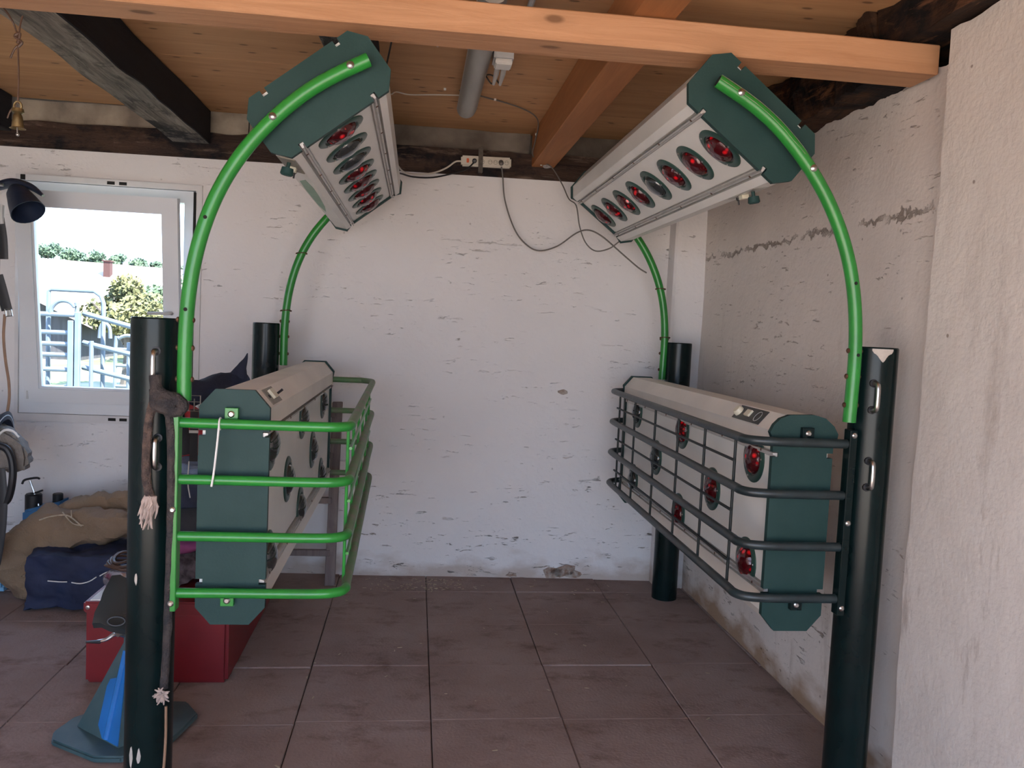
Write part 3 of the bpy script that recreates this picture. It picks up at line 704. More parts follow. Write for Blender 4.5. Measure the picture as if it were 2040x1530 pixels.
# flaked bare strip on the right tube tip
cp = catmull([(a, 2.435, b) for a, b in AR], 6)
for _ in range(25): cp = [cp[0]] + [cp[i] * .5 + (cp[i - 1] + cp[i + 1]) * .25 for i in range(1, len(cp) - 1)] + [cp[-1]]
g = G(); seg = cp[-15:]; rows = []
for i, q in enumerate(seg):
    d = (seg[min(i + 1, len(seg) - 1)] - seg[max(i - 1, 0)]).normalized(); up = Vector((0, -1, 0)).cross(d); up = up if up.z > 0 else -up
    wlo = -.15 + .25 * noise.noise(Vector((i * .9, 0, 0)))+ (0.75 - i * .05)
    rows.append([g.bm.verts.new(q + (up * math.sin(a) + Vector((0, -1, 0)) * math.cos(a)) * .0209) for a in (max(.0, min(.9, wlo - .45)), .95, 1.5, 2.1)])
for a, b in zip(rows, rows[1:]):
    for k in range(3): g.bm.faces.new((a[k], a[k + 1], b[k + 1], b[k]))
o = g.obj('flaked_paint', 'bare', [x for x in bpy.data.objects if x.get('label', '').startswith('bright green bent tube rising from the front right')][0], True, label='bare grey strip where the green paint has flaked')

# ------------------------------------------------------------------ heater units
Y0, Y1 = 2.482, 4.42
def heater(name, lab, c, sv, lv, hl, nl, lamps, kinds, top_round=False, ctrl='left', loc=None, outer=1):
    """c centre (x,z); sv lamp-facing direction; lv long direction (x,z); +l end carries the controls"""
    def F(s, y, l): return Vector((c[0] + sv[0] * s + lv[0] * l, y, c[1] + sv[1] * s + lv[1] * l))
    S3 = Vector((sv[0], 0, sv[1])); L3 = Vector((lv[0], 0, lv[1]))
    t = thing(name, lab, 'heater', (c[0], Y0, c[1] - hl if abs(lv[1]) > .9 else c[1] - .2), 'infrared heater boxes')
    hs = .101; cs, cl = .045, .052 if hl > .3 else .040
    def outline(rt):
        P = []
        def notch(s, l, d):   # moving along l in direction d
            k = 1 if s > 0 else -1
            P.extend([(s, l - d * .008), (s - k * .02, l - d * .008), (s - k * .02, l + d * .008), (s, l + d * .008)])
        P.append((hs, -hl + cl)); notch(hs, -nl, 1); notch(hs, nl, 1)
        if rt:
            P.extend([(hs, hl - .09), (hs + .0, hl - .085), (hs + .012, hl - .06), (hs - .0, hl - .035), (hs - .02, hl - .015), (hs - .05, hl - .003), (-.03, hl), (-.07, hl - .01), (-.10, hl - .035), (-.115, hl - .06), (-.112, hl - .085), (-hs, hl - .088)])
        else: P.extend([(hs, hl - cl), (hs - cs, hl), (-hs + cs, hl), (-hs, hl - cl)])
        notch(-hs, nl, -1); notch(-hs, -nl, -1)
        P.extend([(-hs, -hl + cl), (-hs + cs, -hl), (hs - cs, -hl)])
        return P
    P = outline(top_round)
    g = G().prism(P, lambda p: F(p[0], Y0, p[1]), lambda p: F(p[0], Y0 + .02, p[1])); g.obj('end_plate', 'teal', t, False)
    g = G().prism(outline(False), lambda p: F(p[0] * .88 if abs(p[1]) < nl + .02 else p[0], Y1 - .02, p[1]), lambda p: F(p[0] * .88 if abs(p[1]) < nl + .02 else p[0], Y1, p[1])); g.obj('end_plate', 'teal', t, False)
    # white casing (stepped octagon)
    a, fr = .094, .074; hb = hl - .006
    B = [(fr, -nl), (fr, nl), (fr + .002, nl + .012), (a, nl + .014), (a, hb - cl), (a - cs, hb), (-a + cs, hb), (-a, hb - cl), (-a, -hb + cl), (-a + cs, -hb), (a - cs, -hb), (a, -hb + cl), (a, -nl - .014), (fr + .002, -nl - .012)]
    g = G().prism(B, lambda p: F(p[0], Y0 + .02, p[1]), lambda p: F(p[0], Y1 - .02, p[1])); g.obj('casing', 'cream' if hl > .3 else 'white', t, False)
    # lamp panel
    g = G().prism([(fr + .001, -nl + .014), (fr + .001, nl - .014), (fr + .004, nl - .014), (fr + .004, -nl + .014)], lambda p: F(p[0], Y0 + .022, p[1]), lambda p: F(p[0], Y1 - .022, p[1]))
    g.obj('lamp_panel', 'white', t, False)
    for s in (1, -1):
        q = [(fr, nl * s - .010 * s), (fr + .013, nl * s - .010 * s), (fr + .013, nl * s - .005 * s), (fr + .022, nl * s - .002 * s), (fr + .022, nl * s + .004 * s), (fr, nl * s + .004 * s)]
        if s < 0: q = q[::-1]
        rl = G().prism(q, lambda p: F(p[0], Y0 + .008, p[1]), lambda p: F(p[0], Y1 - .008, p[1])).obj('rail', 'grey', t, False)
        for k in range(6):
            yy = Y0 + .10 + k * (Y1 - Y0 - .2) / 5
            G().lathe([(.0045, 0), (.0045, .002), (0, .003)], F(fr + .0215, yy, (nl + .001) * s), S3, 8).obj('screw', 'rust', rl, False)
    # lamps
    for (y, l), kd in zip(lamps, kinds):
        o = F(fr + .004, y, l)
        r_ = G().lathe([(.083, 0), (.083, .004), (.078, .007), (.062, .007), (.059, .003), (.059, -.004), (.080, -.003)], o, S3, 32, closed=True).obj('lamp_ring', 'ring', t)
        g = G(); g.lathe([(.062, .001), (.058, .0015), (0, .0015)], o, S3, 28); g.obj('lamp_cup', 'cup', r_)
        g = G(); dm = [(.054 * math.cos(a_ * PI / 16), .002 + .028 * math.sin(a_ * PI / 16)) for a_ in range(0, 8)] + [(0, .030)]
        g.lathe([(.054, 0)] + dm, o, S3, 28)
        g.obj('bulb', {'r': 'redglass', 'd': 'darkglass'}[kd], r_, label={'r': None, 'd': 'dark bulb without the red tint'}[kd])
        g = G()
        for k in range(3):
            aa = k * 2.1 + .6; g.lathe([(.004, 0), (.003, .003), (0, .003)], o + L3 * math.cos(aa) * .0705 + Vector((0, math.sin(aa) * .0705, 0)) + S3 * .0068, S3, 8)
        g.obj('ring_screw', 'steel', r_, split=True)
    return t, F, S3, L3
a38 = math.radians(38); sn, cs_ = math.sin(a38), math.cos(a38)
ym = lambda q: q
stag = [(2.67, .17), (3.43, .17), (4.16, .17), (3.79, -.01), (3.04, -.01), (4.17, -.19), (3.42, -.19), (2.68, -.19)]
stagl = [(2.645, .17), (3.36, .17), (4.08, .17), (3.72, -.01), (3.01, -.01), (4.08, -.19), (3.36, -.19), (2.65, -.19)]
hLL = heater('infrared_heater', 'lower left infrared heater box with cream top, hung inside the bright green guard', (-.52, .91), (1, 0), (0, 1), .3525, .222, stagl, 'dddddddd')
hLR = heater('infrared_heater', 'lower right infrared heater box with red bulbs behind the dark grey guard', (1.24, .8975), (-1, 0), (0, 1), .3525, .222, [(y, l + .01) for y, l in stag], 'rrddrdrr', True)
up = [(2.625 + .24 * k, .004) for k in range(8)]
hUR = heater('infrared_heater', 'upper right infrared heater tilted down, seven red bulbs and one dark', (1.0, 2.158), (-sn, -cs_), (cs_, -sn), .221, .13, up, 'rrrdrrrr')
hUL = heater('infrared_heater', 'upper left infrared heater tilted down, its side smudged with green paint', (-.305, 2.128), (sn, -cs_), (-cs_, -sn), .212, .127, [(2.66 + .225 * k, .002) for k in range(8)], 'rddrrrrr')
# controls on the chamfer near the control end
def on_chamfer(h, hl, u, y, out=0.0):
    """point on the lamp-side chamfer: u 0..1 across it"""
    t, F, S3, L3 = h; a, cs, cl = .094, .045, .052 if hl > .3 else .040; hb = hl - .006
    nrm = (S3 * cl + L3 * cs).normalized()
    return F(a - cs * u, y, hb - cl + cl * u) + nrm * out, nrm
def patch(h, hl, y0, y1, u0, u1, th, name, mat, label=None):
    g = G(); c8 = []
    for o in (0.0005, th):
        for (y, u) in ((y0, u0), (y1, u0), (y1, u1), (y0, u1)): c8.append(g.bm.verts.new(on_chamfer(h, hl, u, y, o)[0]))
    for q in ((0, 1, 2, 3), (7, 6, 5, 4), (0, 4, 5, 1), (1, 5, 6, 2), (2, 6, 7, 3), (3, 7, 4, 0)): g.bm.faces.new([c8[i] for i in q])
    return g.obj(name, mat, h[0], False, label=label)
pn = patch(hLL, .3525, 2.60, 2.76, .08, .92, .003, 'control_panel', 'label2')
patch(hLL, .3525, 2.655, 2.715, .3, .78, .012, 'rocker_switch', 'knobcream')
p_, n_ = on_chamfer(hLL, .3525, .45, 2.745); G().tube([p_, p_ + n_ * .028], .004, 8).obj('toggle', 'black', hLL[0])
p_, n_ = on_chamfer(hLL, .3525, .5, 2.625); G().lathe([(.006, 0), (.006, .006), (0, .006)], p_, n_, 10).obj('indicator', 'black', hLL[0])
patch(hLR, .3525, 2.63, 2.86, .08, .92, .003, 'control_panel', 'label')
patch(hLR, .3525, 2.735, 2.775, .35, .72, .010, 'rocker_switch', 'knobcream')
p_, n_ = on_chamfer(hLR, .3525, .5, 2.835); G().lathe([(.019, 0), (.019, .012), (.015, .020), (0, .020)], p_, n_, 20).obj('control_knob', 'knobcream', hLR[0])
p_, n_ = on_chamfer(hLR, .3525, .5, 2.675); g = G(); g.lathe([(.021, .0032), (.021, .004), (.019, .004), (.019, .0032)], p_, n_, 20, True); g.obj('dial_mark', 'socketm', hLR[0])
# UR / UL: knob and bracket under the low outer face
for h, hl, gs, lab in ((hUR, .221, False, None), (hUL, .212, True, None)):
    t, F, S3, L3 = h; e = hl - .006
    def FL(s, y, o=0): return F(s, y, e) + L3 * o
    yk = 2.74 if not gs else 2.66
    patch(h, hl, yk - .09, yk + .13, .05, .95, .003, 'control_panel', 'label2' if gs else 'steel')
    patch(h, hl, yk + .035, yk + .065, .3, .7, .016, 'rocker_switch', 'knobcream')
    kp, kn = on_chamfer(h, hl, .5, yk - .03, .003)
    G().lathe([(.006, 0), (.006, .016), (.018, .017), (.020, .036), (.016, .040), (0, .040)], kp, kn, 16).obj('control_knob', 'teal', t)
    kp, kn = on_chamfer(h, hl, .5, yk + .10, .003); G().lathe([(.007, 0), (.007, .008), (.003, .012), (.003, .026), (0, .026)], kp, kn, 10).obj('toggle', 'black', t)
    if gs:
        g = G(); ps = [(2.84, -.02), (2.9, .03), (3.1, .04), (3.5, .042), (3.7, .02), (3.5, -.01), (3.2, -.03), (3.0, -.035)]
        g.prism(ps, lambda p: on_chamfer(h, hl, .55 + p[1] * 9, p[0] + .1, .0002)[0], lambda p: on_chamfer(h, hl, .55 + p[1] * 9, p[0] + .1, .0010)[0]); g.obj('green_smudge', 'greensmudge', t, False, label='smeared pale green paint patch')
# green touch-up smudge on the lower left casing top edge
t, F, S3, L3 = hLL

# ------------------------------------------------------------------ guard cages
def cage(sgn, mat, matr, lab, x_bar, xf, xb, bar_mat, rod_mat):
    """sgn: +1 opens towards +x (left unit)"""
    t = thing('guard_cage', lab, 'guard', (x_bar, 2.44, .62), 'heater guard cages')
    yb = 4.445; rr = .075
    for z in (1.165, 1.0, .833, .665):
        pts = [(x_bar, 2.447, z), (x_bar + sgn * .12, 2.447, z), (xf - sgn * rr * 1.3, 2.447, z), (xf - sgn * rr * .35, 2.462, z), (xf, 2.50, z), (xf + sgn * -.001, 2.56, z)]
        m_ = [(xf + (xb - xf) * k / 6, 2.56 + (yb - .13 - 2.56) * k / 6, z) for k in range(1, 7)]
        e_ = [(xb - sgn * .012, yb - .055, z), (xb - sgn * .05, yb - .012, z), (xb - sgn * .10, yb, z), (x_bar, yb, z)]
        o = G().tube(catmull(pts + m_ + e_, 4), .0148, 12).obj('rail', mat, t)
        o.data.materials.append(W[matr])
        for p in o.data.polygons:
            if p.center.y + 2.44 > 2.52: p.material_index = 1
    for k, yv in enumerate((2.60, 2.90, 3.22, 3.56, 3.92, 4.14, 4.24) if sgn < 0 else (2.60, 2.90, 3.22, 3.56, 3.92, 4.2)):
        xx = xf + (xb - xf) * (yv - 2.5) / (yb - 2.5) - sgn * .012
        G().tube([(xx, yv, .66), (xx, yv, 1.165)], .0052, 8).obj('upright_rod', rod_mat, t)
    for z in (1.083, .917, .75):
        a = Vector((xf - sgn * .004, 2.585, z)); b = Vector((xb - sgn * .004, 4.27, z))
        G().tube([a, b], .0052, 8).obj('thin_rod', rod_mat, t)
    for yy in (2.445, yb):
        bx0, bx1 = sorted((x_bar - sgn * .018, x_bar + sgn * .006))
        g = G(); g.box((bx0, yy - .018, .615), (bx1, yy + .022, 1.212), .002); br = g.obj('mounting_bar', bar_mat, t, False)
        for z in (1.195, .915, .64): G().lathe([(.009, 0), (.009, .005), (.005, .008), (0, .008)], (x_bar - sgn * .006, yy - .018, z), (0, -1, 0), 10).obj('bolt', 'steel', br)
    hx = -.525 if sgn > 0 else 1.245
    for z, s in ((1.165, 1), (.665, -1)):
        g = G(); z0, z1 = sorted((z + s * .006, z + s * .045)); g.box((hx - .019, 2.462, z0), (hx + .019, 2.481, z1), .001); b_ = g.obj('bracket', bar_mat, t, False)
        G().lathe([(.010, 0), (.010, .003), (.006, .006), (0, .006)], (hx, 2.462, z + s * .027), (0, -1, 0), 12).obj('bolt', 'steel', b_)
    return t
cl_ = cage(1, 'green', 'greenworn', 'bright green tubular guard cage around the lower left heater', -.668, -.185, -.215, 'green', 'green')
cr_ = cage(-1, 'darkcage', 'darkcage', 'dark grey tubular guard cage around the lower right heater', 1.372, 1.05, 1.075, 'post', 'rod')
# white cable tie on the upper left guard rail
g = G(); g.tube([(-.552 + math.cos(a) * .0, 2.447 + math.cos(a) * .017, 1.165 + math.sin(a) * .017) for a in [k * PI / 8 for k in range(16)]], .0028, 6, 0, True)
g.tube([(-.552, 2.431, 1.16), (-.556, 2.428, 1.10), (-.563, 2.426, 1.02), (-.568, 2.425, .985)], .0032, 6, 3)
tag(g.obj('cable_tie', 'clip', None), 'long white cable tie hanging from the top green guard rail', 'cable tie')

# ------------------------------------------------------------------ ceiling light, wiring
fl = thing('fluorescent_light', 'long grey fluorescent tube housing with a rounded end under the ceiling', 'light', (.205, 3.5, 2.6))
g = G(); sec = [(math.cos(a) * .048, -.042 * math.sin(a)) for a in [k * PI / 10 for k in range(11)]]
ends = frange(2.72, 4.20, .5); rows = []
prof = [(y, 1.0) for y in (2.72, 3.2, 3.7, 4.18)] + [(4.22, .93), (4.25, .78), (4.268, .5), (4.275, .1)]
for y, k in prof: rows.append([g.bm.verts.new((.205 + sx_ * (.35 + .65 * k if k < 1 else 1), y, 2.560 + sz_ * k)) for sx_, sz_ in sec])
for a, b in zip(rows, rows[1:]):
    for k in range(10): g.bm.faces.new((a[k], a[k + 1], b[k + 1], b[k]))
g.bm.faces.new(rows[0]); g.bm.faces.new(rows[-1])
g.obj('housing', 'galv', fl)
G().box((.165, 2.73, 2.556), (.245, 4.2, 2.604), .003).obj('mounting_tray', 'socketm', fl, False)
G().box((.156, 2.73, 2.552), (.254, 4.19, 2.562), .002).obj('rim', 'grey', fl, False)
cond = G().tube([(.345, -.6, 2.588), (.345, 3.30, 2.588)], .011, 10).obj('conduit_pipe', 'socketm', None); tag(cond, 'thin grey conduit pipe on the ceiling ending beside the junction socket', 'pipe')
cond = G().tube([(.04, 2.0, 2.594), (.04, 3.4, 2.594)], .006, 8).obj('conduit_pipe', 'wcable', None); tag(cond, 'thin white cable run on the ceiling, left of the grey conduit and above the beam', 'cable')
jb = thing('ceiling_socket', 'white socket box with two grey plugs under the ceiling beside the light', 'socket', (.30, 3.36, 2.6))
g = G(); g.rbox((.262, 3.31, 2.535), (.340, 3.42, 2.604), .006); g.obj('box', 'socketm', jb, False)
g = G(); g.rbox((.268, 3.305, 2.515), (.334, 3.385, 2.536), .004); g.obj('lid', 'clip', jb, False)
for x in (.285, .312):
    G().tube([(x, 3.405, 2.535), (x - .002, 3.44, 2.515), (x - .006, 3.50, 2.49)], [.011, .011, .006], 10).obj('plug', 'grey', jb)
def cable(pts, r, mat, label, group=None, sub=6):
    return tag(G().tube(pts, r, 6, sub).obj('cable', mat, None), label, 'cable', group)
def clip(x, y, z, parent): return G().rbox((x - .006, y - .006, z - .006), (x + .006, y + .006, z + .006), .002, 1).obj('cable_clip', 'clip', parent, False)
c1 = cable([(.279, 3.50, 2.49), (.27, 3.58, 2.52), (.25, 3.70, 2.590), (.243, 3.80, 2.598), (.22, 3.95, 2.598), (.235, 4.05, 2.598), (.29, 4.10, 2.598), (.40, 4.17, 2.598), (.50, 4.25, 2.595), (.575, 4.36, 2.592),
            (.605, 4.45, 2.57), (.612, 4.60, 2.52), (.612, 4.68, 2.46), (.66, 4.69, 2.425), (.70, 4.65, 2.405), (.73, 4.62, 2.37), (.77, 4.55, 2.28), (.80, 4.50, 2.20), (.835, 4.46, 2.16), (.86, 4.46, 2.05), (.90, 4.47, 1.965), (.96, 4.48, 1.925), (1.03, 4.46, 1.94), (1.08, 4.44, 1.98)],
           .0035, 'cable', 'grey cable clipped along the ceiling and the new joist down to the upper right heater')
for p in ((.243, 3.80, 2.6), (.232, 4.02, 2.6), (.34, 4.13, 2.6), (.610, 4.55, 2.545), (.665, 4.69, 2.412)): clip(*p, c1)
c2 = cable([(.306, 3.50, 2.49), (.285, 3.62, 2.56), (.262, 3.74, 2.595), (.22, 3.86, 2.598), (.16, 4.02, 2.598)], .0035, 'cable', 'short dark cable from the ceiling socket to the light housing')
clip(.262, 3.76, 2.6, c2)
c3 = cable([(.165, 4.1, 2.598), (.10, 4.12, 2.60), (.02, 4.14, 2.60), (-.08, 4.16, 2.598), (-.14, 4.1, 2.59), (-.16, 4.0, 2.55)], .0035, 'wcable', 'thin white cable from the light housing towards the upper left heater')
clip(.09, 4.02, 2.6, c3)
# power strip on the wall plate
sy = 4.755
ps_ = thing('power_strip', 'cream six-way power strip with orange switch on the dark timber', 'power strip', (.355, sy, 2.40))
sM = Matrix.Translation((.355, sy - .02, 2.412)) @ Matrix.Rotation(math.radians(-1.0), 4, 'Y')
g = G(); g.rbox((-.142, -.02, -.029), (.142, .02, .029), .008); g.bm.transform(sM); g.obj('body', 'strip', ps_)
def sl(x, z, d=-.0215): return sM @ Vector((x, d, z))
for x in (-.068, -.022, .022, .052, .083, .115):
    g = G(); g.lathe([(.0125, 0), (.0125, .0015), (.0105, .0015), (.0105, -.001)], sl(x, -.002, -.020), (0, -1, 0), 16, True); g.lathe([(.0025, 0), (.0025, .0025), (0, .0025)], sl(x - .005, 0, -.019), (0, -1, 0), 8); g.lathe([(.0025, 0), (.0025, .0025), (0, .0025)], sl(x + .005, 0, -.019), (0, -1, 0), 8)
    g.obj('socket', 'label2', ps_)
g = G(); g.rbox((-.112, -.026, -.012), (-.098, -.019, .012), .002); g.bm.transform(sM); g.obj('switch', 'orange', ps_, False)
g = G(); g.rbox((-.045, -.028, -.062), (-.020, .010, .075), .002); g.bm.transform(sM)
tag(g.obj('metal_strap', 'strap', None, False), 'dark perforated metal strap holding the power strip', 'strap')
g = G(); g.lathe([(.013, 0), (.013, .022), (.008, .03), (0, .03)], sl(-.068, 0), (0, -1, -.2), 12); tag(g.obj('plug', 'black', None), 'black plug in the power strip left of the strap', 'plug')
g = G(); g.lathe([(.014, 0), (.014, .020), (.008, .032), (0, .032)], sl(.083, 0), (0, -1, -.5), 12); tag(g.obj('plug', 'cable', None), 'grey plug in the power strip right of the strap', 'plug')
P = lambda *a: Vector(a)
cable([(.44, sy - .065, 2.385), (.45, sy - .06, 2.33), (.47, sy - .05, 2.20), (.53, sy - .04, 2.05), (.60, sy - .04, 1.965), (.68, sy - .05, 1.93), (.78, sy - .08, 1.96), (.87, sy - .15, 2.03), (.93, sy - .2, 2.045), (1.0, sy - .24, 2.01), (1.10, sy - .26, 1.93), (1.20, sy - .28, 1.85), (1.25, sy - .29, 1.82)],
      .0042, 'cable', 'dark grey cable drooping from the power strip to the upper right heater tube')
cable([(.215, sy - .02, 2.408), (.18, sy - .03, 2.40), (.13, sy - .04, 2.36), (.06, sy - .06, 2.325), (-.03, sy - .12, 2.30), (-.10, sy - .22, 2.29), (-.135, sy - .3, 2.31)], .0052, 'wcable', 'thick cream cable from the left end of the power strip')
cable([(.285, sy - .05, 2.40), (.25, sy - .05, 2.365), (.19, sy - .04, 2.34), (.06, sy - .06, 2.30), (-.05, sy - .12, 2.285), (-.11, sy - .22, 2.28), (-.135, sy - .3, 2.27)], .0048, 'black', 'black cable from the power strip to the upper left heater')
g = G(); g.tube([(-.128, 2.6, 2.23), (-.11, 2.72, 2.40), (-.10, 2.9, 2.60)], .003, 6, 4); tag(g.obj('cable', 'black', None), 'short black cable from the near end of the upper left heater to the ceiling', 'cable')

# ------------------------------------------------------------------ bell on a cord
bl = thing('hanging_bell', 'small brass bell on a knotted brown cord under the beam, far left', 'bell', (-1.25, 2.75, 2.03))
bx, by = -1.232, 2.72
g = G(); g.lathe([(0, .030), (.010, .030), (.013, .024), (.015, .010), (.017, -.010), (.023, -.014), (.021, -.014), (.015, -.008), (.011, .018), (0, .024)], (bx, by, 2.030), n=20); g.obj('bell_body', 'brass', bl)
g = G(); g.tube([(bx + math.cos(a) * .011, by, 2.083 + math.sin(a) * .014) for a in [k * PI / 6 for k in range(12)]], .0035, 6, 0, True); g.lathe([(.010, 0), (.018, .006), (.016, .016), (0, .02)], (bx, by, 2.060), n=12); g.obj('bell_loop', 'brass', bl)
g = G(); g.tube([(bx - .002, by, 2.035), (bx, by, 1.995)], .0022, 6); g.ball((bx, by, 1.998), .005); g.obj('clapper', 'steel', bl)
g = G()
g.tube([(bx, by, 2.09), (bx + .002, by, 2.17), (bx - .001, by, 2.262)], .0028, 6, 4); g.tube([(bx, by, 2.26), (bx + .010, by, 2.275), (bx - .010, by, 2.29), (bx + .004, by, 2.30), (bx - .002, by, 2.27)], .0045, 6, 4)
g.tube([(bx, by, 2.285), (bx + .006, by, 2.33), (bx + .012, by, 2.352)], .0028, 6, 3); g.tube([(bx, by, 2.285), (bx - .015, by, 2.33), (bx - .025, by - .05, 2.36), (bx - .03, by - .20, 2.37), (bx - .02, 2.51, 2.40)], .0028, 6, 4)
g.tube([(bx, by, 2.265), (bx - .012, by, 2.25), (bx - .022, by, 2.225)], .0028, 6, 3); g.tube([(bx - .004, by, 2.085), (bx - .02, by, 2.07), (bx - .03, by, 2.045)], .0024, 6, 3)
g.obj('cord', 'leather', bl)

# ------------------------------------------------------------------ rope on the left post
rp_ = thing('tie_rope', 'dark brown tie rope knotted to the rings of the front left post, ends frayed', 'rope', (-.73, 2.44, .35))
py = 2.430
g = G(); g.tube([(-.728, py - .005, 1.30), (-.722, py - .012, 1.26), (-.70, py - .016, 1.245), (-.668, py - .012, 1.235), (-.65, py - .010, 1.215), (-.665, py - .012, 1.20), (-.695, py - .018, 1.205), (-.72, py - .018, 1.22), (-.726, py - .01, 1.26)], .0165, 10, 5)
g.ball((-.695, py - .018, 1.225), .028, (1.2, .7, .9)); g.wob(.003, 40)
g.obj('knot', 'cover', rp_)
g = G(); g.tube([(-.722, py - .015, 1.235), (-.738, py - .010, 1.19), (-.745, py - .008, 1.12), (-.748, py - .008, 1.04), (-.742, py - .010, .985), (-.733, py - .010, .95)], .0125, 10, 5); g.wob(.002, 60); g.obj('short_end', 'rope', rp_)
g = G(); g.tube([(-.695, py - .012, 1.215), (-.685, py + .0, 1.15), (-.680, py + .002, 1.0), (-.681, py + .006, .80), (-.684, py + .006, .60), (-.688, py + .006, .45), (-.691, py + .004, .385)], .012, 10, 5); g.wob(.0025, 60); g.obj('long_end', 'cover', rp_)
g = G()
for k in range(26):
    a = random.uniform(0, 2 * PI); q = Vector((-.733 + math.cos(a) * .012, py - .012 + math.sin(a) * .008, .955)); e = q + Vector((random.uniform(-.022, .012), random.uniform(-.012, .004), random.uniform(-.10, -.03)))
    g.tube([q, (q + e) / 2 + Vector((random.uniform(-.01, .01), 0, 0)), e], [.006, .005, .0015], 5, 2)
for k in range(30):
    a = random.uniform(0, 2 * PI); q = Vector((-.691, py + .0, .375)); L_ = random.uniform(.4, 1.1); e = q + Vector((math.cos(a) * .026 * L_ + random.uniform(-.008, .008), -.012 - random.random() * .01, math.sin(a) * .026 * L_ - .008))
    g.tube([q, (q + e) / 2 + Vector((random.uniform(-.005, .005), -.006, 0)), e], [.004, .004, .0015], 5, 2)
g.obj('frayed_strands', 'frayed', rp_, label='pale pinkish frayed strands at the rope ends', kind='stuff')
g = G(); g.tube([(-.684, py + .004, .33), (-.683, py + .004, .24), (-.686, py + .002, .15), (-.690, py + .002, .12)], .004, 6, 4); g.obj('loose_twine', 'tan', rp_)

# ------------------------------------------------------------------ red trunk and what lies on it
tk = thing('storage_chest', 'red metal storage chest on the floor behind the front left post', 'chest', (-.97, 3.8, 0))
tx0, tx1, ty0, ty1, tz = -1.245, -.70, 3.325, 4.30, .335
g = G(); g.rbox((tx0, ty0, .0), (tx1, ty1, tz - .03), .014, 2); g.obj('body', 'red', tk)
g = G(); g.rbox((tx0 - .006, ty0 - .006, tz - .045), (tx1 + .006, ty1 + .006, tz), .006, 2); g.obj('lid', 'red', tk)
g = G(); g.box((tx0 + .02, ty0 - .002, tz - .062), (tx1 - .02, ty0 + .004, tz - .056)); g.box((tx1 - .02, ty0 - .0015, .02), (tx1 - .014, ty0 + .003, tz - .06)); g.obj('pressed_seam', 'red', tk, False, split=True)
G().lathe([(.008, 0), (.008, .004), (0, .006)], (tx0 + .012, ty0 - .006, tz - .022), (0, -1, 0), 10).obj('rivet', 'steel', tk)
G().box((tx0 + .015, ty0 + .01, tz), (tx0 + .30, ty0 + .40, tz + .004)).obj('tag_paper', 'clip', tk, False)
def heap(name, mat, c, r, sc, lab, cat, amp=.03, fr=5, seed=0, zmin=None, sub=4):
    g = G(); g.ball(c, r, sc, sub); g.wob(amp, fr, seed, zmin); return tag(g.obj(name, mat, None), lab, cat)
heap('foil_bag', 'foil', (-1.13, 3.50, .385), .10, (1.05, .9, .42), 'crumpled shiny foil bag on the left end of the red chest', 'bag', .03, 9, 1, tz + .005)
bd = G()
for k in range(4): bd.tube([(-1.14 + .085 * math.cos(a) * (1 - k * .12), 3.49 + .07 * math.sin(a), .432 + k * .011 + .008 * math.sin(a * 2 + k)) for a in [j * PI / 8 for j in range(16)]], .009, 6, 0, True, flat=.6)
tag(bd.obj('coiled_strap', 'leather', None), 'coiled brown leather straps on top of the foil bag', 'strap')
heap('folded_cloth', 'pad', (-1.09, 3.62, .45), .10, (.8, .8, .55), 'grey cloth heap behind the leather straps on the chest', 'cloth', .03, 7, 2, tz + .004)
heap('fluffy_rug', 'fluff', (-.93, 3.62, .41), .13, (.95, 1.1, .55), 'dark fluffy rug seen low between the post and the lower left heater', 'rug', .03, 18, 3, tz + .004)
heap('pink_cloth', 'pink', (-.93, 3.60, .51), .09, (1.15, 1.1, .5), 'purple-pink cloth on the dark fluffy rug', 'cloth', .02, 9, 4)
bt_ = thing('boot_bag', 'black rounded bag stacked between the post and the lower left heater', 'bag', (-.93, 3.62, .54))
g = G(); g.pillow((-1.04, 3.46, .545), (-.79, 3.80, .69), .7); g.wob(.012, 8, 5); g.obj('lower_pouch', 'blackcloth', bt_)
g = G(); g.pillow((-1.05, 3.44, .68), (-.80, 3.78, .81), .7); g.wob(.012, 8, 6); g.obj('upper_pouch', 'navy', bt_)
heap('denim_cloth', 'denim', (-.93, 3.62, .83), .10, (1.25, 1.3, .36), 'folded faded blue denim on the black bag', 'cloth', .03, 9, 7)
heap('red_jacket', 'redcloth', (-.97, 3.66, .955), .13, (.95, 1.1, 1.0), 'bright red jacket bundled under the navy blanket', 'jacket', .03, 5, 8)
nb = thing('navy_blanket', 'dark navy blanket with a pointed tip heaped behind the lower left heater', 'blanket', (-.93, 3.85, 1.06))
g = G(); g.tube([(-1.07, 3.62, 1.03), (-1.02, 3.74, 1.10), (-.93, 3.86, 1.135), (-.85, 3.95, 1.165), (-.775, 4.0, 1.185)], [.05, .075, .07, .068, .058, .035], 20, 6, flat=.8); g.wob(.02, 6, 9)
g.obj('roll', 'navy', nb)
g = G(); g.tube([(-.82, 3.97, 1.19), (-.805, 3.975, 1.24), (-.790, 3.98, 1.275), (-.782, 3.98, 1.305)], [.045, .022, .010, .002], 12, 4, flat=.6); g.obj('pointed_tip', 'navy', nb)
g = G(); g.tube([(-.99, 3.55, 1.07), (-.955, 3.50, 1.02), (-.925, 3.49, .95), (-.915, 3.49, .90)], [.04, .035, .03, .026], 12, 4, flat=.4); g.obj('hanging_fold', 'blackcloth', nb)
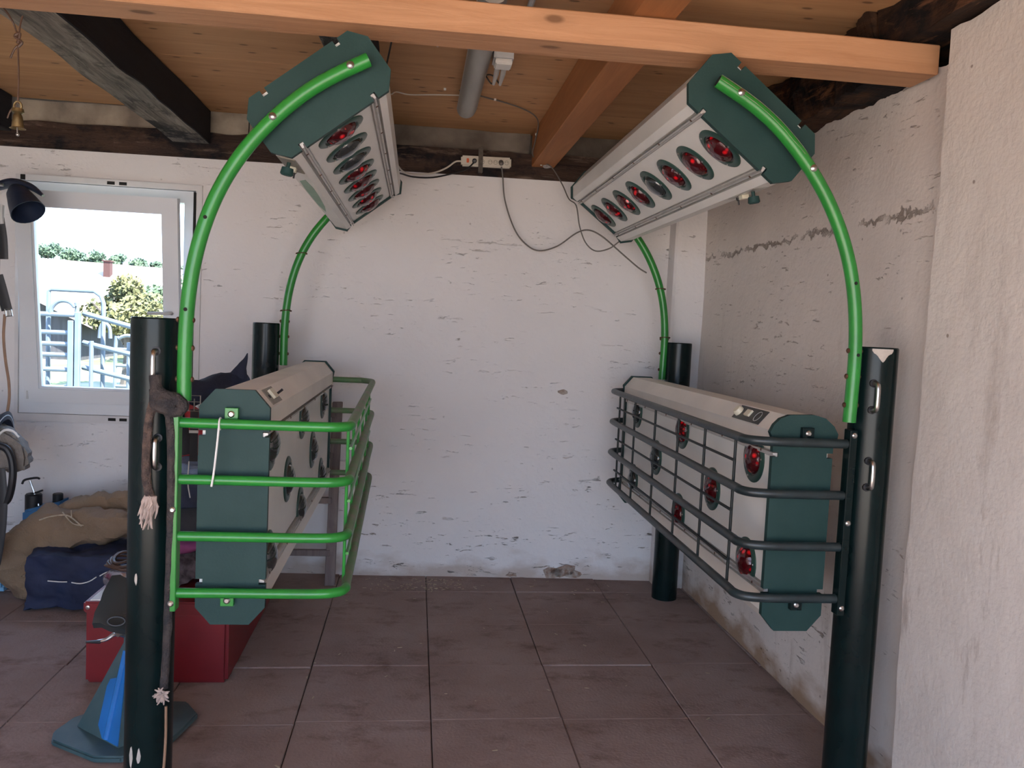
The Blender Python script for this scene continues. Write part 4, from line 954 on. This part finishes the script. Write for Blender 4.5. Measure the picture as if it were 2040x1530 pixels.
# buckle strap with white stripes near the mounting bar
g = thing('striped_strap', 'white striped strap with wire buckle beside the green mounting bar', 'strap', (-.70, 2.75, 1.13))
q = G(); q.box((-.715, 2.75, 1.0), (-.690, 2.753, 1.17)); q.obj('webbing', 'black', g, False)
q = G()
for k in range(3): q.box((-.717, 2.747, 1.125 - k * .016), (-.688, 2.749, 1.134 - k * .016))
q.obj('stripe', 'clip', g, False, split=True)
q = G(); q.tube([(-.720, 2.745, 1.165), (-.720, 2.745, 1.215), (-.683, 2.745, 1.215), (-.683, 2.745, 1.165)], .0022, 6, 0, True); q.tube([(-.702, 2.745, 1.165), (-.702, 2.745, 1.205)], .0018, 6); q.tube([(-.72, 2.745, 1.195), (-.683, 2.745, 1.195)], .0018, 6); q.obj('buckle', 'steel', g)
q = G(); q.tube([(-.716, 2.75, 1.0), (-.718, 2.75, .93), (-.71, 2.75, .88)], .002, 6, 3); q.obj('tail_cord', 'clip', g)

# ------------------------------------------------------------------ hoof stand
hs = thing('hoof_stand', 'blue and dark teal farrier hoof stand partly hidden by the front left post', 'hoof stand', (-.955, 2.93, 0))
g = G(); base = [(-1.185, 2.90), (-1.165, 2.835), (-.99, 2.722), (-.90, 2.718), (-.775, 2.83), (-.735, 3.02), (-.80, 3.12), (-1.02, 3.14), (-1.16, 3.0)]
g.prism(base, lambda p: Vector((p[0], p[1], .004)), lambda p: Vector((p[0], p[1], .026))); bmesh.ops.bevel(g.bm, geom=g.bm.edges[:], offset=.006, segments=2, affect='EDGES'); g.obj('base_plate', 'standteal', hs)
g = G(); b4 = [(-1.12, 2.93), (-.93, 2.775), (-.80, 2.93), (-.96, 3.09)]
lo = [g.bm.verts.new((x, y, .024)) for x, y in b4]; hi = [g.bm.verts.new((-.943 + (x + .953) * .13, 2.935 + (y - 2.93) * .13, .335)) for x, y in b4]
for k in range(4): g.bm.faces.new((lo[k], lo[(k + 1) % 4], hi[(k + 1) % 4], hi[k]))
g.bm.faces.new(hi); g.obj('cone', 'standteal', hs, False)
def cf(a, b, s, h, o=.003):
    A = Vector((*b4[a], .024)); B = Vector((*b4[b], .024)); q = A.lerp(B, s); T = Vector((-.943 + (q.x + .953) * .13, 2.935 + (q.y - 2.93) * .13, .335)); p = q.lerp(T, h)
    return p + Vector((-.63, -.77, .35)).normalized() * o
g = G(); ps = [(.62, .02), (1.0, .02), (.97, .5), (.75, .88), (.62, .88), (.58, .62), (.30, .58), (.28, .50), (.45, .12)]
g.prism(ps, lambda p: cf(0, 1, p[0], p[1], .0005), lambda p: cf(0, 1, p[0], p[1], .003)); g.obj('blue_panel', 'standblue', hs, False, label='bright blue painted patch')
g = G(); g.tube([cf(0, 1, .72, .03), cf(0, 1, .68, .9)], .010, 8); g.obj('rib', 'standblue', hs)
g = G(); g.lathe([(.019, .32), (.019, .43), (0, .43)], (-.943, 2.935, 0), n=18); g.obj('stem', 'steel', hs)
g = G(); g.lathe([(.026, .325), (.026, .375), (.020, .375)], (-.943, 2.935, 0), n=18); g.obj('collar', 'standteal', hs)
g = G(); g.tube([(-.965, 2.92, .355), (-.99, 2.905, .365), (-1.015, 2.895, .35), (-1.05, 2.885, .345)], [.012, .012, .009, .008], 8, 4, flat=.6); lv_ = g.obj('clamp_lever', 'steel', hs)
g = G(); g.tube([(-1.03, 2.888, .345), (-1.075, 2.88, .347)], [.011, .006], 8, flat=.6); g.obj('grip', 'black', lv_)
g = G(); g.lathe([(.012, 0), (.012, .012), (0, .014)], (-.973, 2.905, .37), (-.5, -1, 0), 6); g.obj('clamp_nut', 'steel', hs)
g = G(); rows = []
for i in range(9):
    u = i / 8 * 2 - 1; row = []
    for j in range(9):
        v = j / 8 * 2 - 1; row.append(g.bm.verts.new((-.943 + u * (.095 - .012 * v), 2.925 + v * .07, .462 + .04 * u * u + .062 * v - (.02 if abs(u) > .9 and abs(v) > .9 else 0))))
    rows.append(row)
for a, b in zip(rows, rows[1:]):
    for k in range(8): g.bm.faces.new((a[k], a[k + 1], b[k + 1], b[k]))
r = bmesh.ops.extrude_face_region(g.bm, geom=g.bm.faces[:]); 
for v in [q for q in r['geom'] if isinstance(q, bmesh.types.BMVert)]: v.co.z -= .025; v.co.y += .02
g.wob(.006, 12, 3); g.obj('rubber_cradle', 'label', hs)
g = G(); g.tube([(-.965 + math.cos(a) * .028, 2.846 + math.sin(a) * .004, .432 + math.sin(a) * .014) for a in [k * PI / 8 for k in range(16)]], .004, 6, 0, True); g.obj('cradle_slot', 'black', hs)
g = G(); g.lathe([(.03, .42), (.04, .44), (0, .44)], (-.943, 2.935, 0), n=18); g.obj('cradle_mount', 'label', hs)

# ------------------------------------------------------------------ left background: bag, burlap, caddy
bg_ = thing('navy_bag', 'dark navy fabric bag with white piping on the floor under the window', 'bag', (-1.62, 4.28, 0))
g = G(); g.pillow((-1.84, 4.13, .004), (-1.34, 4.48, .29), .8, 5)
for v in g.bm.verts:
    k = (v.co.z / .27); v.co.x += (v.co.x + 1.6) * .12 * k + .03 * k; v.co.y += -.02 * k
g.wob(.03, 5, 11, .004); g.wob(.008, 16, 1, .004); g.obj('body', 'navybag', bg_)
g = G(); g.tube([(-1.71, 4.105, .165), (-1.66, 4.10, .163), (-1.62, 4.10, .163)], .0028, 6, 3); g.tube([(-1.60, 4.10, .16), (-1.56, 4.10, .155), (-1.52, 4.105, .165), (-1.49, 4.11, .185)], .0028, 6, 3); g.tube([(-1.475, 4.11, .19), (-1.45, 4.115, .205), (-1.42, 4.12, .215)], .0028, 6, 3); g.obj('piping', 'clip', bg_)
bu = thing('burlap_sack', 'brown burlap sack draped over the navy bag under the window', 'sack', (-1.75, 4.4, 0))
g = G(); g.tube([(-1.86, 4.32, .04), (-1.93, 4.34, .09), (-1.96, 4.36, .20), (-1.88, 4.38, .31), (-1.74, 4.36, .35), (-1.58, 4.33, .375), (-1.44, 4.33, .38), (-1.34, 4.36, .37)], [.05, .08, .105, .11, .11, .105, .10, .09, .07], 24, 12); g.wob(.04, 4.5, 12, .004); g.wob(.022, 11, 3, .004)
g.obj('lower_fold', 'burlap', bu)
g = G(); g.tube([(-1.84, 4.46, .36), (-1.72, 4.46, .41), (-1.60, 4.45, .445), (-1.48, 4.44, .465), (-1.38, 4.43, .44)], [.04, .07, .075, .07, .07, .05], 24, 12); g.wob(.03, 5, 13); g.wob(.02, 12, 3)
g.obj('upper_fold', 'burlap', bu)
g = G(); g.ball((-1.655, 4.285, .425), .04, (1.3, .35, .35)); g.obj('sack_mouth', 'dark', bu)
g = G(); g.tube([(-1.82, 4.27, .42), (-1.76, 4.24, .445), (-1.70, 4.24, .455), (-1.66, 4.24, .445), (-1.61, 4.24, .40)], .0035, 6, 4); g.tube([(-1.70, 4.24, .47), (-1.67, 4.235, .435), (-1.64, 4.235, .41), (-1.60, 4.24, .405)], .003, 6, 4); g.tube([(-1.66, 4.24, .48), (-1.655, 4.235, .44)], .0025, 6, 2); g.obj('drawstring', 'ropew', bu)
cd = thing('grooming_caddy', 'blue plastic caddy leaning on the wall behind the burlap sack', 'caddy', (-1.97, 4.68, .2))
g = G(); g.rbox((-2.06, 4.62, .02), (-1.86, 4.76, .38), .012, 2); 
for v in g.bm.verts: v.co.z += (v.co.x + 2.06) * .28 * (v.co.z > .2)
g.obj('tub', 'bluecup', cd)
g = G()
for x in (-1.985, -1.93): g.box((x - .010, 4.616, .33), (x + .012, 4.621, .372))
g.obj('label_window', 'piping', cd, False, split=True)
pmp = thing('pump_bottle', 'black pump bottle with steel rod and T-handle in the blue caddy', 'pump', (-2.03, 4.69, .38))
g = G(); g.lathe([(.042, .30), (.042, .455), (.036, .462), (0, .462)], (-2.03, 4.69, 0), n=20); g.obj('bottle', 'black', pmp)
g = G(); g.tube([(-1.995, 4.67, .40), (-2.045, 4.68, .535)], .006, 8); g.obj('rod', 'steel', pmp)
g = G(); g.tube([(-2.085, 4.68, .515), (-2.075, 4.68, .535), (-2.045, 4.68, .545), (-2.01, 4.68, .55), (-1.995, 4.68, .545)], .006, 8, 4); g.obj('handle', 'black', pmp)
g = G(); g.tube([(-2.05, 4.675, .455), (-2.0, 4.672, .475), (-1.975, 4.67, .485)], .005, 8, 2); g.obj('crossbar', 'black', pmp)
g = G(); g.lathe([(.026, .36), (.026, .462), (.022, .466), (0, .466)], (-1.905, 4.69, 0), n=18); tag(g.obj('spray_can', 'black', None), 'small black capped can beside the pump bottle in the caddy', 'can')
g = G(); g.rbox((-2.16, 4.40, .004), (-2.03, 4.52, .19), .03, 3); tag(g.obj('water_canister', nmat('lightblue', (.20, .42, .62), .4), None), 'light blue plastic canister at the left edge by the floor', 'canister')

# ------------------------------------------------------------------ tack at the left edge
sd_ = thing('saddle', 'dark navy saddle with pale piping on a rack at the left edge of the picture', 'saddle', (-2.08, 4.3, .72))
g = G(); rows = []
for i in range(13):
    u = i / 12; row = []
    for j in range(11):
        v = j / 10 * 2 - 1
        row.append(g.bm.verts.new((-2.22 + u * .27 - .02 * v * v, 4.22 + v * .12, .965 - .10 * v * v - .05 * math.sin(u * PI) + (.02 if u > .9 else 0) - .02 * u)))
    rows.append(row)
for a, b in zip(rows, rows[1:]):
    for k in range(10): g.bm.faces.new((a[k], a[k + 1], b[k + 1], b[k]))
r = bmesh.ops.extrude_face_region(g.bm, geom=g.bm.faces[:])
for v in [q for q in r['geom'] if isinstance(q, bmesh.types.BMVert)]: v.co.z -= .04
g.obj('seat', 'seat', sd_)
g = G(); g.tube([(-1.955 - .02 * (j / 5 - 1) ** 2, 4.22 + (j / 5 - 1) * .12, .945 - .10 * (j / 5 - 1) ** 2) for j in range(11)], .006, 8, 2); g.obj('cantle_piping', 'piping', sd_)
g = G(); g.prism([(-2.08, .90), (-1.99, .905), (-1.935, .895), (-1.885, .865), (-1.845, .81), (-1.812, .75), (-1.818, .70), (-1.85, .675), (-1.93, .668), (-1.96, .70), (-2.0, .74), (-2.08, .76)], lambda p: Vector((p[0] - .015, 4.16, p[1])), lambda p: Vector((p[0] - .03, 4.27, p[1])))
bmesh.ops.bevel(g.bm, geom=g.bm.edges[:], offset=.018, segments=2, affect='EDGES'); g.wob(.008, 9, 4); g.obj('panel', 'pad', sd_)
g = G(); g.tube([(-1.985, 4.15, .80), (-1.965, 4.148, .845), (-1.93, 4.148, .880), (-1.895, 4.15, .878), (-1.865, 4.15, .850)], .006, 8, 4); g.wob(.003, 60); g.obj('fleece_edge', 'clip', sd_)
g = G(); g.tube([(-2.02, 4.13, .83), (-1.96, 4.12, .815), (-1.905, 4.12, .795), (-1.88, 4.12, .73), (-1.880, 4.12, .64), (-1.905, 4.13, .55), (-1.95, 4.13, .52)], .017, 10, 5); g.obj('tree_rail', 'black', sd_)
g = G(); g.tube([(-1.945, 4.12, .70), (-1.935, 4.12, .56), (-1.94, 4.12, .42), (-1.955, 4.12, .30), (-1.965, 4.12, .24)], .035, 12, 5, flat=.2); g.obj('girth_strap', 'black', sd_)
rk = thing('saddle_rack', 'dark metal saddle rack arm fixed to the left wall under the saddle', 'rack', (-2.3, 4.3, .7))
g = G(); g.tube([(XL + .005, 4.32, .74), (-2.05, 4.32, .74)], .02, 10); g.tube([(XL + .005, 4.32, .50), (-2.1, 4.32, .74)], .015, 8); g.obj('arm', 'black', rk)
hd = thing('riding_hat', 'navy vinyl cup-shaped hood hanging at the top left beside the window', 'hood', (-1.95, 4.4, 1.95))
g = G(); g.lathe([(.03, -.08), (.05, -.05), (.068, .02), (.080, .08), (.077, .08), (.065, .02), (.045, -.04), (0, -.07)], (-1.955, 4.36, 1.995), (.55, -.35, -.75), 24); 
g.obj('cup', 'navyvinyl', hd)
g = G(); g.tube([(-2.10, 4.42, 2.06), (-2.02, 4.42, 2.085), (-1.94, 4.42, 2.07), (-1.88, 4.42, 2.03)], [.04, .045, .035, .015], 12, 5, flat=.5); g.obj('top_flap', 'navyvinyl', hd)
g = G(); g.tube([(-2.04, 4.34, 1.96), (-2.035, 4.33, 1.90), (-2.03, 4.33, 1.87)], [.016, .014, .012], 8, 3); g.obj('toggle_cord', 'socketm', hd)
br_ = thing('bridle', 'black bridle strap with steel buckle and tan rein hanging at the left edge', 'bridle', (-2.03, 4.32, 1.2))
g = G(); g.tube([(-2.04, 4.33, 1.90), (-2.025, 4.33, 1.80), (-2.02, 4.33, 1.70)], .02, 8, 3, flat=.25); g.tube([(-2.05, 4.33, 1.62), (-2.03, 4.33, 1.55), (-2.005, 4.33, 1.45)], .026, 8, 3, flat=.2); g.tube([(-2.045, 4.34, 1.9), (-2.05, 4.34, 1.6)], .006, 6); g.obj('cheek_strap', 'black', br_)
g = G(); g.tube([(-2.012, 4.325, 1.455), (-1.985, 4.325, 1.455), (-1.978, 4.325, 1.425), (-2.008, 4.325, 1.42)], .004, 6, 0, True); g.tube([(-1.998, 4.325, 1.455), (-1.993, 4.325, 1.42)], .003, 6); g.obj('buckle', 'steel', br_)
g = G(); g.tube([(-2.015, 4.33, 1.43), (-2.02, 4.33, 1.32), (-2.01, 4.33, 1.2), (-1.995, 4.33, 1.1), (-1.992, 4.33, 1.02), (-2.0, 4.33, .95)], .007, 8, 5); g.obj('rein', 'tan', br_)
g = G(); g.tube([(XL + .01, 4.34, 2.06), (-2.03, 4.34, 2.06)], .008, 8); tag(g.obj('wall_hook', 'steel', None), 'steel hook bar on the left wall behind the hood', 'hook')

# ------------------------------------------------------------------ ladder behind the left guard
ld = thing('wooden_ladder', 'short weathered grey wooden ladder leaning on the back wall behind the green guard', 'ladder', (-.6, 4.62, 0))
for x in (-.83, -.425):
    g = G(); g.box((x - .028, -.018, 0), (x + .028, .018, 1.02), .003)
    g.subdiv(1); g.wob(.004, 8, x)
    for v in g.bm.verts: v.co.y += 4.60 + .10 * v.co.z
    g.obj('side_rail', 'ladder', ld, False)
for z in (.18, .47, .72, .95):
    g = G(); g.box((-.82, 4.575 + .10 * z, z - .016), (-.43, 4.61 + .10 * z, z + .018), .003); g.subdiv(1); g.wob(.003, 9, z); g.obj('rung', 'ladder', ld, False)
# straw / wood shavings scattered on the floor at the wall foot
g = G()
for k in range(170):
    x = random.gauss(.10, .13) if k < 110 else random.uniform(-.4, 1.4); y = random.uniform(4.50, 4.72) if k < 130 else random.uniform(2.2, 4.6); a = random.uniform(0, PI); L_ = random.uniform(.004, .011)
    d = Vector((math.cos(a), math.sin(a), 0)) * L_; e = Vector((-d.y, d.x, 0)) * .25; q = Vector((x, y, .0035))
    vs = [g.bm.verts.new(q + s) for s in (d + e, d - e, -d - e, -d + e)]; vt = [g.bm.verts.new(v.co + Vector((0, 0, .0015))) for v in vs]
    g.bm.faces.new(vt)
    for i in range(4): g.bm.faces.new((vs[i], vs[(i + 1) % 4], vt[(i + 1) % 4], vt[i]))
o = tag(g.obj('wood_shavings', 'ropew', None, False), 'pale wood shavings sprinkled on the tiles along the back wall', 'shavings'); o['kind'] = 'stuff'

# ------------------------------------------------------------------ outside
g = G(); rows = []
ysg = [5.3, 8, 14, 22, 35, 55, 90, 160]; zg = [-.25, -.2, -.1, .15, .3, .8, 3.5, 6.0]
for y_, z_ in zip(ysg, zg): rows.append([g.bm.verts.new((x_, y_, z_)) for x_ in (-140, -60, -25, -10, -4, 4, 20, 60, 140)])
for a, b in zip(rows, rows[1:]):
    for k in range(8): g.bm.faces.new((a[k], a[k + 1], b[k + 1], b[k]))
struct(g.obj('ground_meadow', 'grass', None, True))
struct(G().box((-60, -60, -.4), (60, -1.2, -.04)).obj('ground_yard', 'yard', None, False))
# tube fences seen through the window
FY = 8.0
fn = thing('yard_gate', 'pale galvanised tube gate with a rounded top outside the window', 'gate', (-3.1, FY, -.3))
g = G(); g.tube([(-3.39, FY + .1, -.3), (-3.39, FY + .1, 1.62), (-3.36, FY + .1, 1.64), (-2.99, FY + .1, 1.64), (-2.93, FY + .1, 1.60), (-2.905, FY + .1, 1.53), (-2.905, FY + .1, -.3)], .021, 10); g.obj('outer_hoop', 'fence', fn)
g = G(); g.tube([(-3.33, FY, 1.40), (-3.32, FY, 1.47), (-3.27, FY, 1.525), (-3.21, FY, 1.54), (-3.15, FY, 1.52), (-3.11, FY, 1.46), (-3.10, FY, 1.38), (-3.10, FY, -.3)], .021, 10, 3); g.obj('arch', 'fence', fn)
for z in (1.41, 1.245, 1.14, 1.04, .905, .74): G().tube([(-4.6, FY, z), (-3.10, FY, z)], .022, 10).obj('rail', 'fence', fn)
g = G(); g.box((-3.165, FY - .05, -.3), (-3.115, FY, 1.36), .006); g.box((-3.105, FY - .05, -.3), (-3.06, FY, 1.44), .006); g.obj('gate_post', 'fence', fn, False, split=True)
f2 = thing('yard_fence', 'second tube fence panel sloping away to the right behind the gate post', 'fence', (-2.7, FY, -.3))
for (z0, z1) in ((1.43, 1.33), (1.16, 1.10), (.93, .875), (.72, .66)): G().tube([(-3.06, FY + .05, z0), (-1.9, FY - .3, z1 - .15)], .024, 10).obj('rail', 'fence', f2)
g = G(); g.tube([(-3.01, FY + .3, 1.2), (-3.0, FY + .3, 1.30), (-2.965, FY + .3, 1.345), (-2.92, FY + .3, 1.30), (-2.91, FY + .3, 1.2)], .018, 8, 3); g.obj('small_hoop', 'fence', f2)
for x in (-2.97, -2.64): G().tube([(x, FY, -.3), (x, FY, 1.18)], .02, 8).obj('upright', 'fence', f2)
f3 = thing('yard_fence', 'farther low tube fence with hooped end on the meadow', 'fence', (-3.3, 10.5, -.5))
g = G(); g.tube([(-3.62, 10.5, -.4), (-3.62, 10.5, 1.02), (-3.58, 10.5, 1.13), (-3.48, 10.5, 1.17), (-3.38, 10.5, 1.13), (-3.34, 10.5, 1.02)], .022, 8, 3); g.obj('hoop', 'fence', f3)
for z in (1.0, .8, .55, .3): G().tube([(-3.62, 10.5, z), (-1.8, 10.4, z)], .02, 8).obj('rail', 'fence', f3)
# trees
def leaves(g, c, R, n_, size, seed, flat=.8):
    rnd = random.Random(seed)
    lumps = [(Vector((rnd.gauss(0, 1), rnd.gauss(0, 1), rnd.gauss(0, 1))).normalized() * rnd.uniform(.1, .62), rnd.uniform(.25, .42)) for _ in range(12)]
    for k in range(n_):
        lc, lr = lumps[rnd.randrange(12)]
        d = Vector((rnd.gauss(0, 1), rnd.gauss(0, 1), rnd.gauss(0, 1))).normalized() * lr * rnd.random() ** .4
        p = lc + d; q = Vector((c[0] + p.x * R, c[1] + p.y * R, c[2] + p.z * R * flat))
        u = Vector((rnd.gauss(0, 1), rnd.gauss(0, 1), rnd.gauss(0, 1))).normalized() * size * rnd.uniform(.6, 1.3); v = u.orthogonal().normalized() * size * .6
        g.bm.faces.new([g.bm.verts.new(q + s) for s in (u, v, -u, -v)])
def tree(name, lab, x, y, zb, zc, R, mat, n_, size, seed, group=None):
    t = thing(name, lab, 'tree', (x, y, zb), group)
    g = G(); g.tube([(x, y, zb), (x + .05 * R, y, zb + (zc - zb) * .5), (x, y, zc)], [R * .09, R * .07, R * .04], 8, 3)
    for k in range(5):
        a = k * 1.3; g.tube([(x, y, zb + (zc - zb) * (.5 + .08 * k)), (x + math.cos(a) * R * .5, y + math.sin(a) * R * .5, zc + R * .2)], [R * .04, R * .012], 6)
    g.obj('trunk', 'bark', t)
    g = G(); leaves(g, (x, y, zc), R, n_, size, seed); o = g.obj('foliage', mat, t, False); o['kind'] = 'stuff'
    return t
tree('fruit_tree', 'yellow-green tree just beyond the yard fence', -5.35, 16, -.1, 1.35, 1.2, 'leafy', 5000, .055, 1)
tree('bushy_tree', 'darker green tree at the right edge of the window view', -6.5, 22, .1, 1.9, 1.5, 'leafg', 3600, .075, 2)
for k, (x, z, R) in enumerate(((-38.6, 7.1, 1.8), (-36.1, 6.6, 1.6), (-33.9, 6.6, 1.7), (-31.7, 6.8, 1.7), (-29.5, 6.3, 1.6), (-27.4, 6.0, 1.6), (-25.2, 5.6, 1.6))):
    tree('distant_tree', ['leftmost distant tree on the hill behind the roof', 'second distant hill tree from the left', 'rounded distant hill tree left of the chimney', 'distant hill tree straight above the chimney', 'distant hill tree right of the chimney', 'low distant hill tree near the right of the view', 'rightmost distant hill tree behind the window stile'][k],
         x, 92, 3.0, z, R, 'leaffar', 1500, .16, 20 + k, 'distant trees on the hill')
# farmhouse with pale roof and red chimney, barn
hs2 = thing('farmhouse', 'farmhouse with a wide sunlit pale roof outside the window', 'house', (-15, 35, -1.4))
g = G(); g.box((-26, 33, -1.5), (-8.2, 41, 1.6)); g.obj('walls', 'housewall', hs2, False)
g = G(); g.prism([(32.2, 1.35), (37, 3.45), (41.8, 1.35), (41.8, 1.2), (37, 3.28), (32.2, 1.2)], lambda p: Vector((-26.5, p[0], p[1] + .35)), lambda p: Vector((-7.8, p[0], p[1] - .2))); g.obj('roof', 'rooftile', hs2, False)
g = G(); g.box((-12.80, 35.6, 2.4), (-12.54, 35.9, 3.42)); ch = g.obj('chimney', 'brickred', hs2, False); G().box((-12.84, 35.56, 3.42), (-12.50, 35.94, 3.47)).obj('chimney_cap', 'brickred', ch, False)
bn = thing('barn', 'dark boarded barn gable with a pale roof edge outside the window', 'barn', (-9.5, 22, -1))
g = G(); g.prism([(-13, .05), (-8.4, .05), (-8.4, 1.15), (-9.6, 1.72), (-13, 1.9)], lambda p: Vector((p[0], 22, p[1])), lambda p: Vector((p[0], 26, p[1]))); g.obj('walls', 'render', bn, False)
g = G(); g.prism([(-8.0, 1.05), (-9.6, 1.80), (-13, 1.98), (-13, 1.90), (-9.6, 1.72), (-8.0, .97)], lambda p: Vector((p[0], 21.6, p[1])), lambda p: Vector((p[0], 26.4, p[1]))); g.obj('roof', 'rooftile', bn, False)
